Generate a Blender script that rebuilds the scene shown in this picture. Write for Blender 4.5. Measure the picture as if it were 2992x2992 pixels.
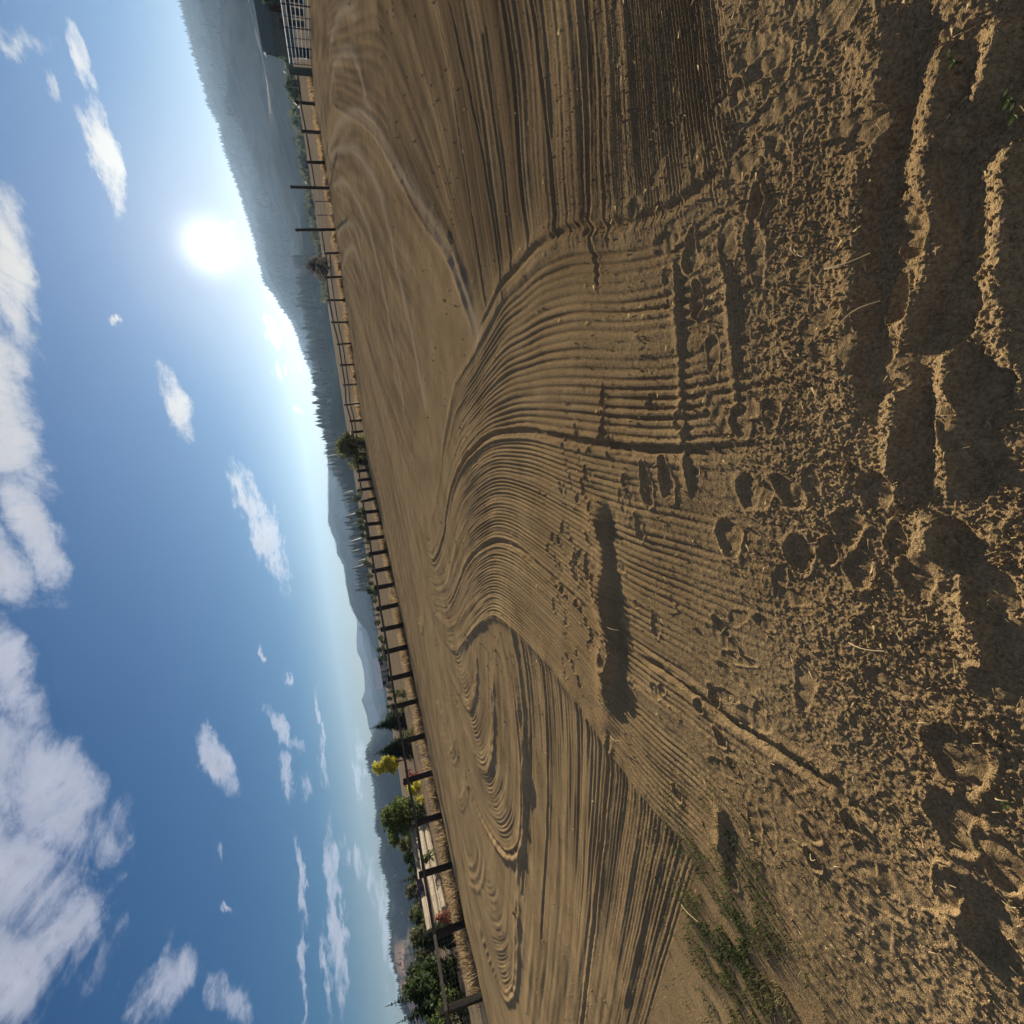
import bpy, math, random
import numpy as np
from math import radians as R_, sin, cos, tan, pi

random.seed(7); rng = np.random.RandomState(7)
scn = bpy.context.scene
for o in list(bpy.data.objects): bpy.data.objects.remove(o)
COL = scn.collection

# ------------------------------------------------------------------ camera
EYE = 1.55
cd = bpy.data.cameras.new('camera'); cam = bpy.data.objects.new('camera', cd); COL.objects.link(cam)
cd.sensor_width = 36; cd.lens = 18; cd.clip_start = .05; cd.clip_end = 40000
PITCH, ROLL = R_(16.6), R_(8.8)
from mathutils import Matrix, Vector
fw = Vector((0, cos(PITCH), -sin(PITCH))); r0 = Vector((1, 0, 0)); u0 = Vector((0, sin(PITCH), cos(PITCH)))
ri = cos(ROLL)*r0 - sin(ROLL)*u0; ui = sin(ROLL)*r0 + cos(ROLL)*u0
# the phone was held on its side: the picture's right is the world's down, its top is the world's right
mx, my, mz = -ui, ri, -fw
cam.matrix_world = Matrix(((mx.x, my.x, mz.x, 0), (mx.y, my.y, mz.y, 0), (mx.z, my.z, mz.z, EYE), (0, 0, 0, 1)))
scn.camera = cam

# ------------------------------------------------------------------ data measured from the place
LINE = {  # furrows, ridges and tracks on the ground, metres (x right, y forward)
 'A':[(1.026,1.095),(1.078,1.365),(1.079,1.474),(1.148,1.945),(1.355,2.454),(1.612,2.937),(1.763,3.353),(1.842,3.634),(1.902,4.017),(1.971,4.431),(1.963,4.764),(1.905,5.422),(1.870,5.789),(1.879,6.435),(1.838,7.133),(1.652,7.752),(1.359,8.592),(0.971,9.390),(0.611,10.230),(0.241,11.330)],
 'G1':[(0.049,1.105),(0.053,1.232),(0.061,1.430),(0.171,2.198),(0.314,2.896),(0.427,3.350),(0.607,4.017),(0.735,4.551),(0.875,5.480),(0.886,6.300),(0.793,7.308),(0.526,8.456),(0.147,9.389),(-0.110,9.757),(-0.360,10.305),(-0.682,11.261),(-0.895,12.333),(-0.715,13.370),(-0.153,14.195),(0.633,14.986)],
 'G2':[(-1.280,1.351),(-1.239,1.548),(-1.188,1.737),(-1.152,2.185),(-1.098,2.408),(-1.026,2.960),(-0.967,3.189),(-0.806,3.707),(-0.632,4.300),(-0.464,4.881),(-0.349,5.442),(-0.341,6.235),(-0.510,7.287),(-0.776,8.277),(-1.124,9.176),(-1.484,10.063),(-1.867,11.315),(-1.982,12.460),(-1.660,13.068),(-1.241,13.585)],
 'B':[(-2.274,1.726),(-2.265,1.910),(-2.254,2.029),(-2.241,2.216),(-2.159,2.331),(-2.093,2.655),(-2.080,2.990),(-1.914,3.562),(-1.634,4.349),(-1.409,5.440),(-1.328,6.469),(-1.493,7.335),(-1.984,8.766),(-2.271,9.506),(-2.712,10.813),(-2.880,11.841),(-2.856,12.681),(-2.332,13.953)],
 'LAo':[(-5.150,14.336),(-6.266,12.343),(-6.431,11.197),(-6.247,10.066),(-5.970,9.038),(-5.575,8.260),(-5.043,7.533),(-4.512,7.080),(-3.621,6.586),(-2.887,6.275),(-1.995,6.205),(-1.420,6.405)],
 'LA1':[(-4.150,12.707),(-4.511,11.784),(-4.697,10.642),(-4.843,10.101),(-4.608,9.369),(-3.983,8.566),(-3.398,8.044),(-2.719,7.627),(-2.038,7.269)],
 'LA2':[(-3.369,13.021),(-3.719,11.989),(-3.830,10.952),(-3.760,10.285),(-3.254,9.403),(-2.671,8.788),(-1.940,8.350)],
 'FL':[(-1.927,3.512),(-2.355,3.745),(-2.895,4.047),(-3.997,4.613),(-5.682,5.494)],
 'FL2':[(-2.274,2.987),(-2.911,3.365),(-3.878,3.887),(-4.494,4.235)],
 'LBo':[(-10.468,15.210),(-11.381,14.617),(-11.422,13.078),(-10.907,11.718),(-9.938,10.635),(-8.809,9.696),(-7.590,8.929),(-6.321,8.268),(-5.474,7.882)],
 'O3':[(23.879,32.856),(17.954,23.353),(14.914,18.837),(11.508,14.200),(9.247,11.624),(7.892,10.299),(6.748,9.386),(6.044,8.705),(5.252,7.826),(4.106,6.865),(2.890,5.877),(1.979,5.456)],
 'O1':[(18.338,19.959),(15.072,15.252),(13.009,12.759),(11.453,11.383)],
 'O2':[(19.607,23.769),(16.373,18.335),(12.712,13.668),(10.722,11.945),(9.468,11.397),(8.321,10.895)],
 'R1':[(3.699,3.433),(3.106,3.428),(2.475,3.557),(1.975,3.628),(1.853,3.629)],
 'R2':[(3.944,3.892),(3.429,3.975),(2.786,4.015),(2.013,4.119)],
 'R3':[(5.383,5.094),(4.544,4.987),(3.663,5.035),(2.800,5.145),(2.127,5.109)],
 'R4':[(2.731,2.478),(2.373,2.520),(1.838,2.617),(1.573,2.790)],
 'crest':[(-0.018,3.006),(-0.238,3.206),(-0.445,3.173),(-0.768,3.307),(-0.916,3.272),(-1.290,3.369),(-1.404,3.433),(-1.590,3.388)],
 'C1':[(1.213,0.981),(0.950,1.015),(0.790,1.111),(0.653,1.150),(0.350,1.209),(0.187,1.227),(0.056,1.213)],
 'T1':[(1.057,1.979),(0.711,2.039),(0.338,2.113),(-0.100,2.160)],
 'T2':[(0.908,1.660),(0.587,1.715),(0.256,1.757)],
 'T3':[(-1.669,2.282),(-1.965,2.359)],
 'C2':[(1.033,0.870),(0.911,0.884),(0.794,0.907),(0.675,0.937),(0.505,0.948),(0.402,1.004),(0.260,1.067),(0.002,1.130),(-0.182,1.150)],
 'C3':[(0.926,0.715),(0.823,0.804),(0.715,0.894)],
 'C4':[(0.269,0.943),(0.013,0.979),(-0.165,1.023)],
 'C5':[(0.678,0.755),(0.513,0.786),(0.397,0.806),(0.280,0.831),(0.122,0.825)],
 'C6':[(-0.402,0.990),(-0.533,0.989),(-0.592,0.959),(-0.492,0.888)],
 'C7':[(-0.203,1.035),(-0.334,1.096)],
 'C8':[(-1.254,1.125),(-1.388,1.143),(-1.496,1.179)],
 'O4':[(23.248,32.666),(17.693,24.160),(12.340,16.738),(9.052,13.022),(7.212,11.477),(5.335,10.667),(3.992,10.192),(2.355,10.000)],
 'O5':[(21.527,32.500),(16.088,23.909),(12.525,19.163),(9.126,15.535),(7.251,14.295),(4.882,13.570),(3.204,13.408)],
 'O6':[(22.002,38.806),(16.443,28.018),(12.900,21.825),(11.327,19.967),(10.056,19.309),(8.049,18.813)],
 'O7':[(19.604,39.098),(15.382,28.796),(12.661,23.273),(10.921,20.967),(9.767,20.585)],
 'S1':[(-6.017,17.850),(-5.929,16.201),(-5.812,15.088),(-5.135,14.148),(-4.856,14.473)],
 'S2':[(-6.800,17.087),(-6.902,15.677),(-6.637,14.335),(-5.842,13.106),(-5.382,13.053)],
 'S3':[(-8.037,16.089),(-8.151,15.248),(-7.855,14.171),(-6.782,12.696),(-5.884,11.853)],
 'S4':[(-9.774,17.117),(-10.851,15.961),(-9.938,13.911),(-8.273,11.966),(-6.932,10.918)],
 'S5':[(-3.419,20.272),(-3.674,19.408),(-3.779,18.656),(-3.242,17.237),(-2.850,16.918)],
}
SHOE = [(0.532,2.870,0.342,2.934),(0.682,2.843,0.564,2.859),(0.246,3.236,0.150,3.272),(0.171,3.339,0.032,3.355),(0.124,2.728,0.042,2.754),(-0.220,4.122,-0.313,4.162),(-0.250,3.975,-0.325,4.022),(-0.135,3.846,-0.236,3.887),(-0.329,4.263,-0.395,4.291),(-0.376,3.689,-0.632,3.753),(-0.237,3.441,-0.302,3.371),(-0.382,3.464,-0.584,3.507),(-0.430,3.343,-0.716,3.403),(-0.015,3.241,-0.076,3.263),(-0.973,3.611,-1.083,3.607),(-0.982,3.352,-1.230,3.434),(-0.812,4.334,-0.945,4.347),(-0.664,4.100,-0.773,4.129),(-0.754,3.834,-0.840,3.832),(1.075,1.839,0.923,1.906),(0.877,1.859,0.728,1.895),(1.440,1.492,1.365,1.509),(1.040,1.482,0.928,1.505),(-0.650,2.117,-0.703,2.063),(-0.733,2.016,-0.829,2.000),(-1.107,2.340,-1.198,2.362),(-1.006,2.231,-1.117,2.197),(-1.245,2.255,-1.311,2.183),(-1.361,2.174,-1.436,2.133),(-1.768,2.755,-1.851,2.697),(-1.945,2.325,-2.094,2.277),(-1.430,1.754,-1.488,1.662),(-1.554,1.738,-1.609,1.684),(-1.281,1.511,-1.338,1.489),(-1.268,1.185,-1.404,1.167),(-0.016,1.612,-0.144,1.492),(0.653,1.014,0.515,0.989),(0.493,1.038,0.368,1.067),(0.163,2.516,-0.088,2.517),(0.173,2.327,-0.063,2.312),(-0.120,2.674,-0.282,2.645),(-0.257,1.411,-0.355,1.428),(-0.214,1.163,-0.320,1.179),(0.374,2.112,0.265,2.153),(0.500,2.334,0.419,2.373)]
HOLE = [(0.221,1.577,0.049),(0.218,1.733,0.059),(-0.067,1.757,0.061),(0.332,0.919,0.053),(-0.905,1.091,0.081),(-1.120,1.128,0.077),(-1.171,1.016,0.063),(-0.372,1.311,0.050),(-0.270,1.913,0.073),(-0.323,1.546,0.062),(-0.420,0.945,0.066),(-0.391,1.131,0.053),(-0.115,1.214,0.055),(-0.222,1.327,0.053),(0.113,0.891,0.060)]
LEFT_POSTS = [(-15.45,16.97,1.42),(-14.64,19.14,1.36),(-13.63,20.98,1.36),(-12.52,22.70,1.31),(-11.41,24.38,1.37),(-10.16,25.68,1.33),(-8.79,26.86,1.35),(-7.67,27.94,1.34),(-6.45,28.99,1.28),(-5.40,29.84,1.30),(-4.36,31.08,1.31),(-3.29,32.37,1.24),(-2.34,33.65,1.25),(-1.30,34.85,1.27),(-0.34,36.47,1.23),(0.67,37.74,1.20),(1.60,38.97,1.29),(2.64,40.75,1.20),(3.61,42.69,1.19),(4.53,44.18,1.14),(5.50,45.87,1.09),(6.48,47.56,1.05),(7.40,48.90,1.04)]
FAR_POSTS = [(9.92,46.18,1.06),(11.27,45.56,1.30),(12.75,44.91,1.14),(14.21,44.21,1.15),(15.74,43.49,1.14),(17.24,42.83,1.34),(18.69,42.06,1.40),(20.26,41.43,1.36),(21.82,40.79,1.07),(23.40,40.38,2.86),(25.97,39.42,2.72),(28.09,39.67,1.34),(30.00,39.21,1.38),(33.51,40.87,1.46),(33.14,37.64,1.16)]
CREST = {  # azimuth, elevation in degrees of each crest as seen from the arena
 'near_ridge':[(44.73,6.71),(43.80,6.70),(42.95,6.66),(42.00,6.64),(41.10,6.55),(40.05,6.46),(38.81,6.43),(38.20,6.28),(37.59,5.99),(36.89,6.04),(36.18,6.01),(35.46,5.91),(34.46,5.81),(31.89,5.43),(29.80,5.22),(28.99,5.17),(26.96,5.15),(25.54,5.06),(24.79,4.49),(23.45,3.99),(22.38,3.42),(21.10,3.05),(19.68,2.82),(18.05,2.48),(16.76,2.20),(15.18,1.93),(13.33,1.72),(11.37,1.79),(8.71,0.65),(5.26,-0.59)],
 'wooded_slope':[(27.54,1.25),(24.87,1.24),(22.30,1.39),(20.81,1.54),(18.29,1.53),(15.67,1.55),(12.03,1.69),(11.51,1.39),(10.00,1.25),(8.60,1.29),(6.98,1.08),(6.20,0.68),(5.41,0.52),(3.04,-0.62)],
 'middle':[(20.02,-1.38),(17.41,-0.32),(15.78,0.77),(14.11,1.43),(13.43,1.60),(11.62,1.75),(8.91,2.10),(6.14,2.42),(3.82,2.77),(1.97,3.11),(0.74,2.91),(-0.27,2.61),(-1.50,2.69),(-2.90,2.20),(-5.04,2.26),(-6.95,2.15),(-8.27,1.86),(-9.35,1.35),(-10.00,0.96),(-11.75,0.49),(-13.65,0.18),(-15.79,-0.08)],
 'far':[(-3.13,0.30),(-6.28,1.12),(-8.35,1.66),(-9.46,1.82),(-11.04,2.12),(-11.97,2.18),(-12.88,1.87),(-14.35,1.81),(-15.85,1.96),(-16.67,2.35),(-16.75,2.42),(-18.19,2.13),(-19.41,2.10),(-20.41,1.85),(-22.93,1.53),(-26.76,0.83)],
 'far_low':[(-7.90,0.30),(-9.62,1.78),(-10.16,1.40),(-11.53,1.47),(-13.02,1.24),(-14.47,1.31),(-17.15,1.33),(-18.92,0.92),(-20.66,0.52)],
 'left':[(-17.76,0.23),(-19.24,0.97),(-20.41,1.85),(-21.21,2.36),(-21.74,2.60),(-22.78,2.59),(-24.22,2.34),(-25.16,2.32),(-26.62,2.37),(-27.70,2.62),(-28.38,2.63),(-29.44,2.32),(-30.67,2.59),(-31.49,2.59),(-32.49,2.32),(-33.89,2.24),(-34.51,2.40),(-35.06,2.60),(-36.25,2.46),(-37.48,2.79),(-38.24,2.60),(-39.50,2.41),(-40.76,2.45),(-41.71,2.05),(-42.21,1.79)],
}
CLOUDS = [(-0.240,0.850,0.468,-5.127,-0.006,-2.621,-7.073,-9.623,13.856,1.250),(-0.132,0.867,0.480,-10.038,-0.170,-2.456,-5.309,-13.344,22.625,1.200),(-0.363,0.808,0.463,-6.468,-1.194,-2.994,-4.196,-9.170,12.721,1.050),(-0.443,0.763,0.470,-11.564,-2.670,-6.553,-6.110,-13.610,16.329,0.950),(0.256,0.859,0.444,-6.055,1.879,-0.148,-3.530,-9.732,20.882,1.200),(0.414,0.823,0.388,-8.333,3.532,1.390,-0.989,-16.619,36.305,1.000),(0.095,0.892,0.443,-9.240,1.517,-1.066,-6.276,-15.434,32.442,1.100),(0.048,0.872,0.488,-13.299,3.371,-4.706,-10.821,-11.787,22.137,1.000),(0.546,0.799,0.250,-13.487,9.076,0.453,-7.688,-14.590,63.417,1.000),(0.250,0.936,0.249,-13.697,4.182,-1.961,-10.116,-10.259,48.778,1.000),(0.036,0.986,0.160,-8.767,0.606,-1.756,-8.585,-6.300,40.676,1.000),(0.106,0.978,0.180,-24.164,3.398,-4.229,-22.361,-18.328,113.047,0.800),(0.633,0.734,0.246,-20.787,17.491,1.290,-14.243,-25.156,111.568,0.750),(0.606,0.745,0.280,-42.229,36.124,-4.687,-37.789,-24.939,148.248,0.700),(0.627,0.719,0.300,-17.638,56.448,-98.410,-55.381,35.665,30.383,0.600),(0.634,0.718,0.289,-3.483,20.095,-42.275,-66.129,47.157,27.863,0.400),(-0.310,0.912,0.269,-14.178,-3.304,-5.129,-14.420,-20.530,53.084,0.850),(-0.297,0.939,0.174,-16.120,-3.301,-9.736,-35.944,-23.893,67.613,0.800),(-0.362,0.916,0.170,-22.495,-8.723,-0.926,2.603,-17.106,97.972,0.700),(-0.314,0.943,0.111,-14.336,-4.798,0.176,9.423,-20.710,203.461,0.750),(-0.174,0.967,0.189,-57.207,-10.604,1.711,15.037,-43.173,235.227,0.800),(-0.223,0.962,0.157,-75.611,-17.553,0.267,7.290,-28.576,185.597,0.800),(-0.388,0.911,0.144,-38.517,-15.582,-5.129,-5.259,-16.317,89.068,0.500),(-0.350,0.930,0.112,-17.379,-6.514,-0.248,5.044,-20.538,186.109,0.500),(-0.500,0.851,0.162,-15.981,-9.029,-1.940,-1.366,-25.726,130.960,0.800),(-0.588,0.792,0.165,-14.829,-10.977,-0.117,14.800,-21.668,156.953,0.700),(-0.549,0.828,0.119,-6.870,-4.575,0.138,5.967,-6.728,74.129,0.850),(-0.597,0.790,0.138,-14.617,-11.026,-0.108,12.286,-17.813,155.414,0.700),(-0.389,0.919,0.061,-13.435,-5.728,0.779,9.435,-4.556,129.267,0.600),(-0.536,0.780,0.323,10.894,15.836,-20.174,-28.591,-10.025,-23.308,0.550),(-0.570,0.780,0.257,-19.383,-8.278,-17.808,-27.827,-35.802,46.931,0.400),(-0.492,0.832,0.258,-51.947,-19.811,-35.125,-72.858,-92.809,160.097,0.700),(-0.427,0.864,0.268,-49.787,-22.888,-5.541,4.009,-46.734,157.005,0.400),(0.415,0.905,0.087,-54.502,27.923,-30.251,-35.568,9.312,72.679,0.900),(0.363,0.928,0.090,-39.555,15.878,-4.213,-13.375,-5.120,106.275,1.000),(0.302,0.949,0.094,-43.211,14.395,-6.241,-18.830,-5.620,117.419,1.000),(0.307,0.950,0.062,-92.683,30.604,-10.238,-23.057,-5.112,193.444,1.000),(0.235,0.969,0.070,-108.323,26.238,0.646,-2.109,-13.497,194.406,1.000),(0.504,0.856,0.117,-149.443,89.454,-10.488,-27.793,-17.483,246.911,0.900),(0.371,0.880,0.296,-110.312,63.355,-49.968,-78.816,-17.742,151.502,0.800),(0.386,0.920,0.067,-39.701,17.462,-10.784,-36.816,4.987,143.615,0.600),(-0.507,0.858,0.078,-17.236,-9.267,-9.954,-32.329,-26.440,80.592,0.500),(-0.588,0.807,0.052,-7.836,-5.658,-0.890,-4.543,-10.058,103.928,0.600)]
STRAWS = [((0.749,1.369),(0.704,1.342),'short pale straw lying right of the double track'),((0.734,1.354),(0.669,1.275),'bent pale straw on crumbly dirt beside the double track'),((0.618,1.258),(0.591,1.113),'thin dark straw lying in the shade of the long bank'),((0.423,1.230),(0.445,1.105),'longest pale straw on the bank left of the round heel print'),((0.425,1.461),(0.370,1.383),'short straw on the crumbly dirt between the two straight ridges'),((-0.622,1.381),(-0.621,1.249),'bright curved straw lying alone on combed dirt'),((-0.536,2.520),(-0.637,2.582),'tiny straw by the edge of the central dirt bank'),((-0.888,3.268),(-0.895,3.118),'short straws in the shadow of the central dirt bank'),((-1.573,3.419),(-1.662,3.421),'upright bit of straw at the left end of the central bank'),((-1.577,2.396),(-1.601,2.332),'straw by the long furrow left of the shoe prints'),((-1.119,1.450),(-1.136,1.420),'short straw right of the long furrow'),((-0.979,1.005),(-0.965,0.969),'pale straw beside the dark round hollow'),((-1.757,3.505),(-1.702,3.298),'short straw on the raised edge of the swath'),((-1.567,1.720),(-1.550,1.669),'straw near the grass patch prints'),((-2.555,2.842),(-2.523,2.652),'long thin straw at the edge of the grass patch'),((0.858,1.241),(0.831,1.233),'stub of straw right of the longest straw')]
SPROUTS = [(0.913,0.839),(0.746,0.754),(0.703,0.744),(-0.980,0.971)]

# ------------------------------------------------------------------ world
SUN_AZ, SUN_EL = R_(28.67), R_(8.96)
SUN = Vector((sin(SUN_AZ)*cos(SUN_EL), cos(SUN_AZ)*cos(SUN_EL), sin(SUN_EL)))
EXPOSURE = 1.58
SKY_STRENGTH = .05
world = bpy.data.worlds.new('World'); scn.world = world; world.use_nodes = True
nt = world.node_tree; nt.nodes.clear()
class NT:
    def __init__(s, t): s.t = t
    def n(s, typ, **kw):
        n = s.t.nodes.new(typ)
        for k, v in kw.items(): setattr(n, k, v)
        return n
    def put(s, sock, v):
        if isinstance(v, bpy.types.NodeSocket): s.t.links.new(v, sock)
        else: sock.default_value = v
    def math(s, op, a, b=None, c=None, clamp=False):
        n = s.n('ShaderNodeMath', operation=op, use_clamp=clamp)
        for i, v in enumerate((a, b, c)):
            if v is not None: s.put(n.inputs[i], v)
        return n.outputs[0]
    def vec(s, op, a, b=None, scale=None):
        n = s.n('ShaderNodeVectorMath', operation=op)
        s.put(n.inputs[0], a)
        if b is not None: s.put(n.inputs[1], b)
        if scale is not None: s.put(n.inputs['Scale'], scale)
        return n.outputs['Value'] if op in ('DOT_PRODUCT', 'LENGTH') else n.outputs[0]
    def noise(s, vec, scale, detail=4, rough=.55, dist=0., col=False):
        n = s.n('ShaderNodeTexNoise'); s.put(n.inputs['Vector'], vec)
        n.inputs['Scale'].default_value = scale; n.inputs['Detail'].default_value = detail
        n.inputs['Roughness'].default_value = rough; n.inputs['Distortion'].default_value = dist
        return n.outputs['Color' if col else 'Fac']
    def ramp(s, f, stops):
        n = s.n('ShaderNodeValToRGB'); s.put(n.inputs[0], f); e = n.color_ramp.elements
        while len(e) < len(stops): e.new(.5)
        for k, (p, c) in zip(e, stops): k.position = p; k.color = (*c, 1)
        return n.outputs[0]
    def mix(s, f, a, b, typ='MIX'):
        n = s.n('ShaderNodeMix', data_type='RGBA', blend_type=typ)
        s.put(n.inputs['Factor'], f)
        for i, v in ((6, a), (7, b)):
            s.put(n.inputs[i], (*v, 1) if isinstance(v, tuple) and len(v) == 3 else v)
        return n.outputs[2]
    def smooth(s, v, a, b):
        n = s.n('ShaderNodeMapRange', interpolation_type='SMOOTHSTEP'); s.put(n.inputs[0], v)
        n.inputs[1].default_value = a; n.inputs[2].default_value = b
        return n.outputs[0]
w = NT(nt)
sky = w.n('ShaderNodeTexSky', sky_type='NISHITA', sun_disc=False)
sky.sun_elevation = SUN_EL; sky.sun_rotation = SUN_AZ
sky.altitude = 700; sky.air_density = 1.0; sky.dust_density = .15; sky.ozone_density = 1.6
dirn = w.n('ShaderNodeTexCoord').outputs['Generated']
dirn = w.vec('NORMALIZE', dirn)
# thin cloud sheet: soft elliptical patches of sky broken up by noise laid out on a level cloud plane
sp = w.n('ShaderNodeSeparateXYZ'); w.put(sp.inputs[0], dirn)
inv = w.math('DIVIDE', 1., w.math('ADD', w.math('MAXIMUM', sp.outputs[2], 0.), .16))
plane = w.vec('SCALE', dirn, scale=inv)
nz = w.noise(w.vec('MULTIPLY', w.vec('ADD', plane, w.vec('SCALE', plane, scale=.0)), (1.5, .75, 1.)), 4.2, 9, .68, .5)
nz2 = w.noise(plane, 15., 6, .65, .2)
warp = w.vec('SCALE', w.vec('SUBTRACT', w.noise(plane, 5.5, 6, .65, 0, True), (.5, .5, .5)), scale=.055)
wd = w.vec('ADD', dirn, warp)
acc = None
for c in CLOUDS:
    x = w.vec('DOT_PRODUCT', wd, c[3:6]); y = w.vec('DOT_PRODUCT', wd, c[6:9])
    # keep to the patch's own side of the sky
    q = w.math('MULTIPLY_ADD', x, x, w.math('MULTIPLY', y, y))
    q = w.math('MULTIPLY_ADD', w.math('LESS_THAN', w.vec('DOT_PRODUCT', wd, c[0:3]), 0.), 9., q)
    wt = c[9]+(.22 if c[9] < 1.02 else 0); b = w.math('MULTIPLY_ADD', q, -wt*.75, wt)
    acc = b if acc is None else w.math('MAXIMUM', acc, b)
# broken cloud continues overhead and behind
over = w.math('MAXIMUM', w.smooth(sp.outputs[2], .70, .86), w.smooth(sp.outputs[1], .25, -.15))
acc = w.math('MAXIMUM', acc, w.math('MULTIPLY_ADD', over, 1.6, -1.15))
body = w.math('MULTIPLY', w.math('MAXIMUM', acc, -.5), 1.)
dens = w.math('ADD', body, w.math('MULTIPLY', w.math('SUBTRACT', w.math('ADD', w.math('MULTIPLY', nz, .7), w.math('MULTIPLY', nz2, .3)), .5), 4.2))
cover = w.math('MULTIPLY', w.smooth(dens, .05, 1.45), w.smooth(sp.outputs[2], .005, .06))
cosun = w.vec('DOT_PRODUCT', dirn, tuple(SUN))
near_sun = w.math('POWER', w.math('MAXIMUM', cosun, 0.), 10.)
shade = w.smooth(w.math('ADD', dens, w.math('MULTIPLY', w.math('SUBTRACT', nz2, .5), 1.2)), .5, 1.9)
ccol = w.mix(shade, (.215, .218, .250), (.105, .110, .142))
ccol = w.vec('SCALE', ccol, scale=w.math('MULTIPLY_ADD', w.smooth(cosun, .35, -.6), .75, 1.))   # clouds opposite the sun show their lit side
ccol = w.mix(near_sun, ccol, (.26, .235, .19))
# the sun itself and its bright aureole
disc = w.smooth(cosun, cos(R_(.9)), cos(R_(.55)))
aur = w.math('POWER', w.math('MAXIMUM', cosun, 0.), 1800.)
aur2 = w.math('POWER', w.math('MAXIMUM', cosun, 0.), 90.)
aur3 = w.math('POWER', w.math('MAXIMUM', cosun, 0.), 14.)
glow = w.math('ADD', w.math('MULTIPLY', disc, 6.), w.math('ADD', w.math('MULTIPLY', aur, .35), w.math('ADD', w.math('MULTIPLY', aur2, .05), w.math('MULTIPLY', aur3, .014))))
lum = w.vec('DOT_PRODUCT', sky.outputs[0], (.25, .55, .20))
skc = w.vec('SCALE', w.vec('MULTIPLY', sky.outputs[0], (.96, .93, 1.13)), scale=w.math('DIVIDE', 1., w.math('MULTIPLY_ADD', lum, 1/4., 1.)))   # soft shoulder so the sky round the sun keeps its colour
hs = w.n('ShaderNodeHueSaturation'); hs.inputs['Saturation'].default_value = 2.05; hs.inputs['Value'].default_value = .63; w.put(hs.inputs['Color'], skc)
bg1 = w.n('ShaderNodeBackground'); w.put(bg1.inputs[0], hs.outputs[0]); bg1.inputs[1].default_value = SKY_STRENGTH
bg2 = w.n('ShaderNodeBackground'); w.put(bg2.inputs[0], ccol); bg2.inputs[1].default_value = 1.
mixs = w.n('ShaderNodeMixShader'); w.put(mixs.inputs[0], w.math('MULTIPLY', cover, .93)); w.put(mixs.inputs[1], bg1.outputs[0]); w.put(mixs.inputs[2], bg2.outputs[0])
bg3 = w.n('ShaderNodeBackground'); bg3.inputs[0].default_value = (1, .93, .80, 1); w.put(bg3.inputs[1], glow)
adds = w.n('ShaderNodeAddShader'); w.put(adds.inputs[0], mixs.outputs[0]); w.put(adds.inputs[1], bg3.outputs[0])
wo = w.n('ShaderNodeOutputWorld'); w.put(wo.inputs[0], adds.outputs[0])

# ------------------------------------------------------------------ sun, exposure
sl = bpy.data.lights.new('sun', 'SUN'); sl.energy = 5.0; sl.angle = R_(.5); sl.color = (1, .88, .70)
so = bpy.data.objects.new('sun', sl); COL.objects.link(so)
so.rotation_euler = (-SUN).to_track_quat('-Z', 'Y').to_euler()
scn.view_settings.view_transform = 'Standard'; scn.view_settings.look = 'None'
scn.view_settings.gamma = 1; scn.view_settings.use_curve_mapping = False
scn.view_settings.exposure = EXPOSURE
scn.cycles.volume_bounces = 0; scn.cycles.max_bounces = 5; scn.cycles.diffuse_bounces = 3
scn.cycles.use_denoising = True; scn.cycles.denoising_prefilter = 'ACCURATE'; scn.cycles.denoising_input_passes = 'RGB_ALBEDO_NORMAL'

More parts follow.
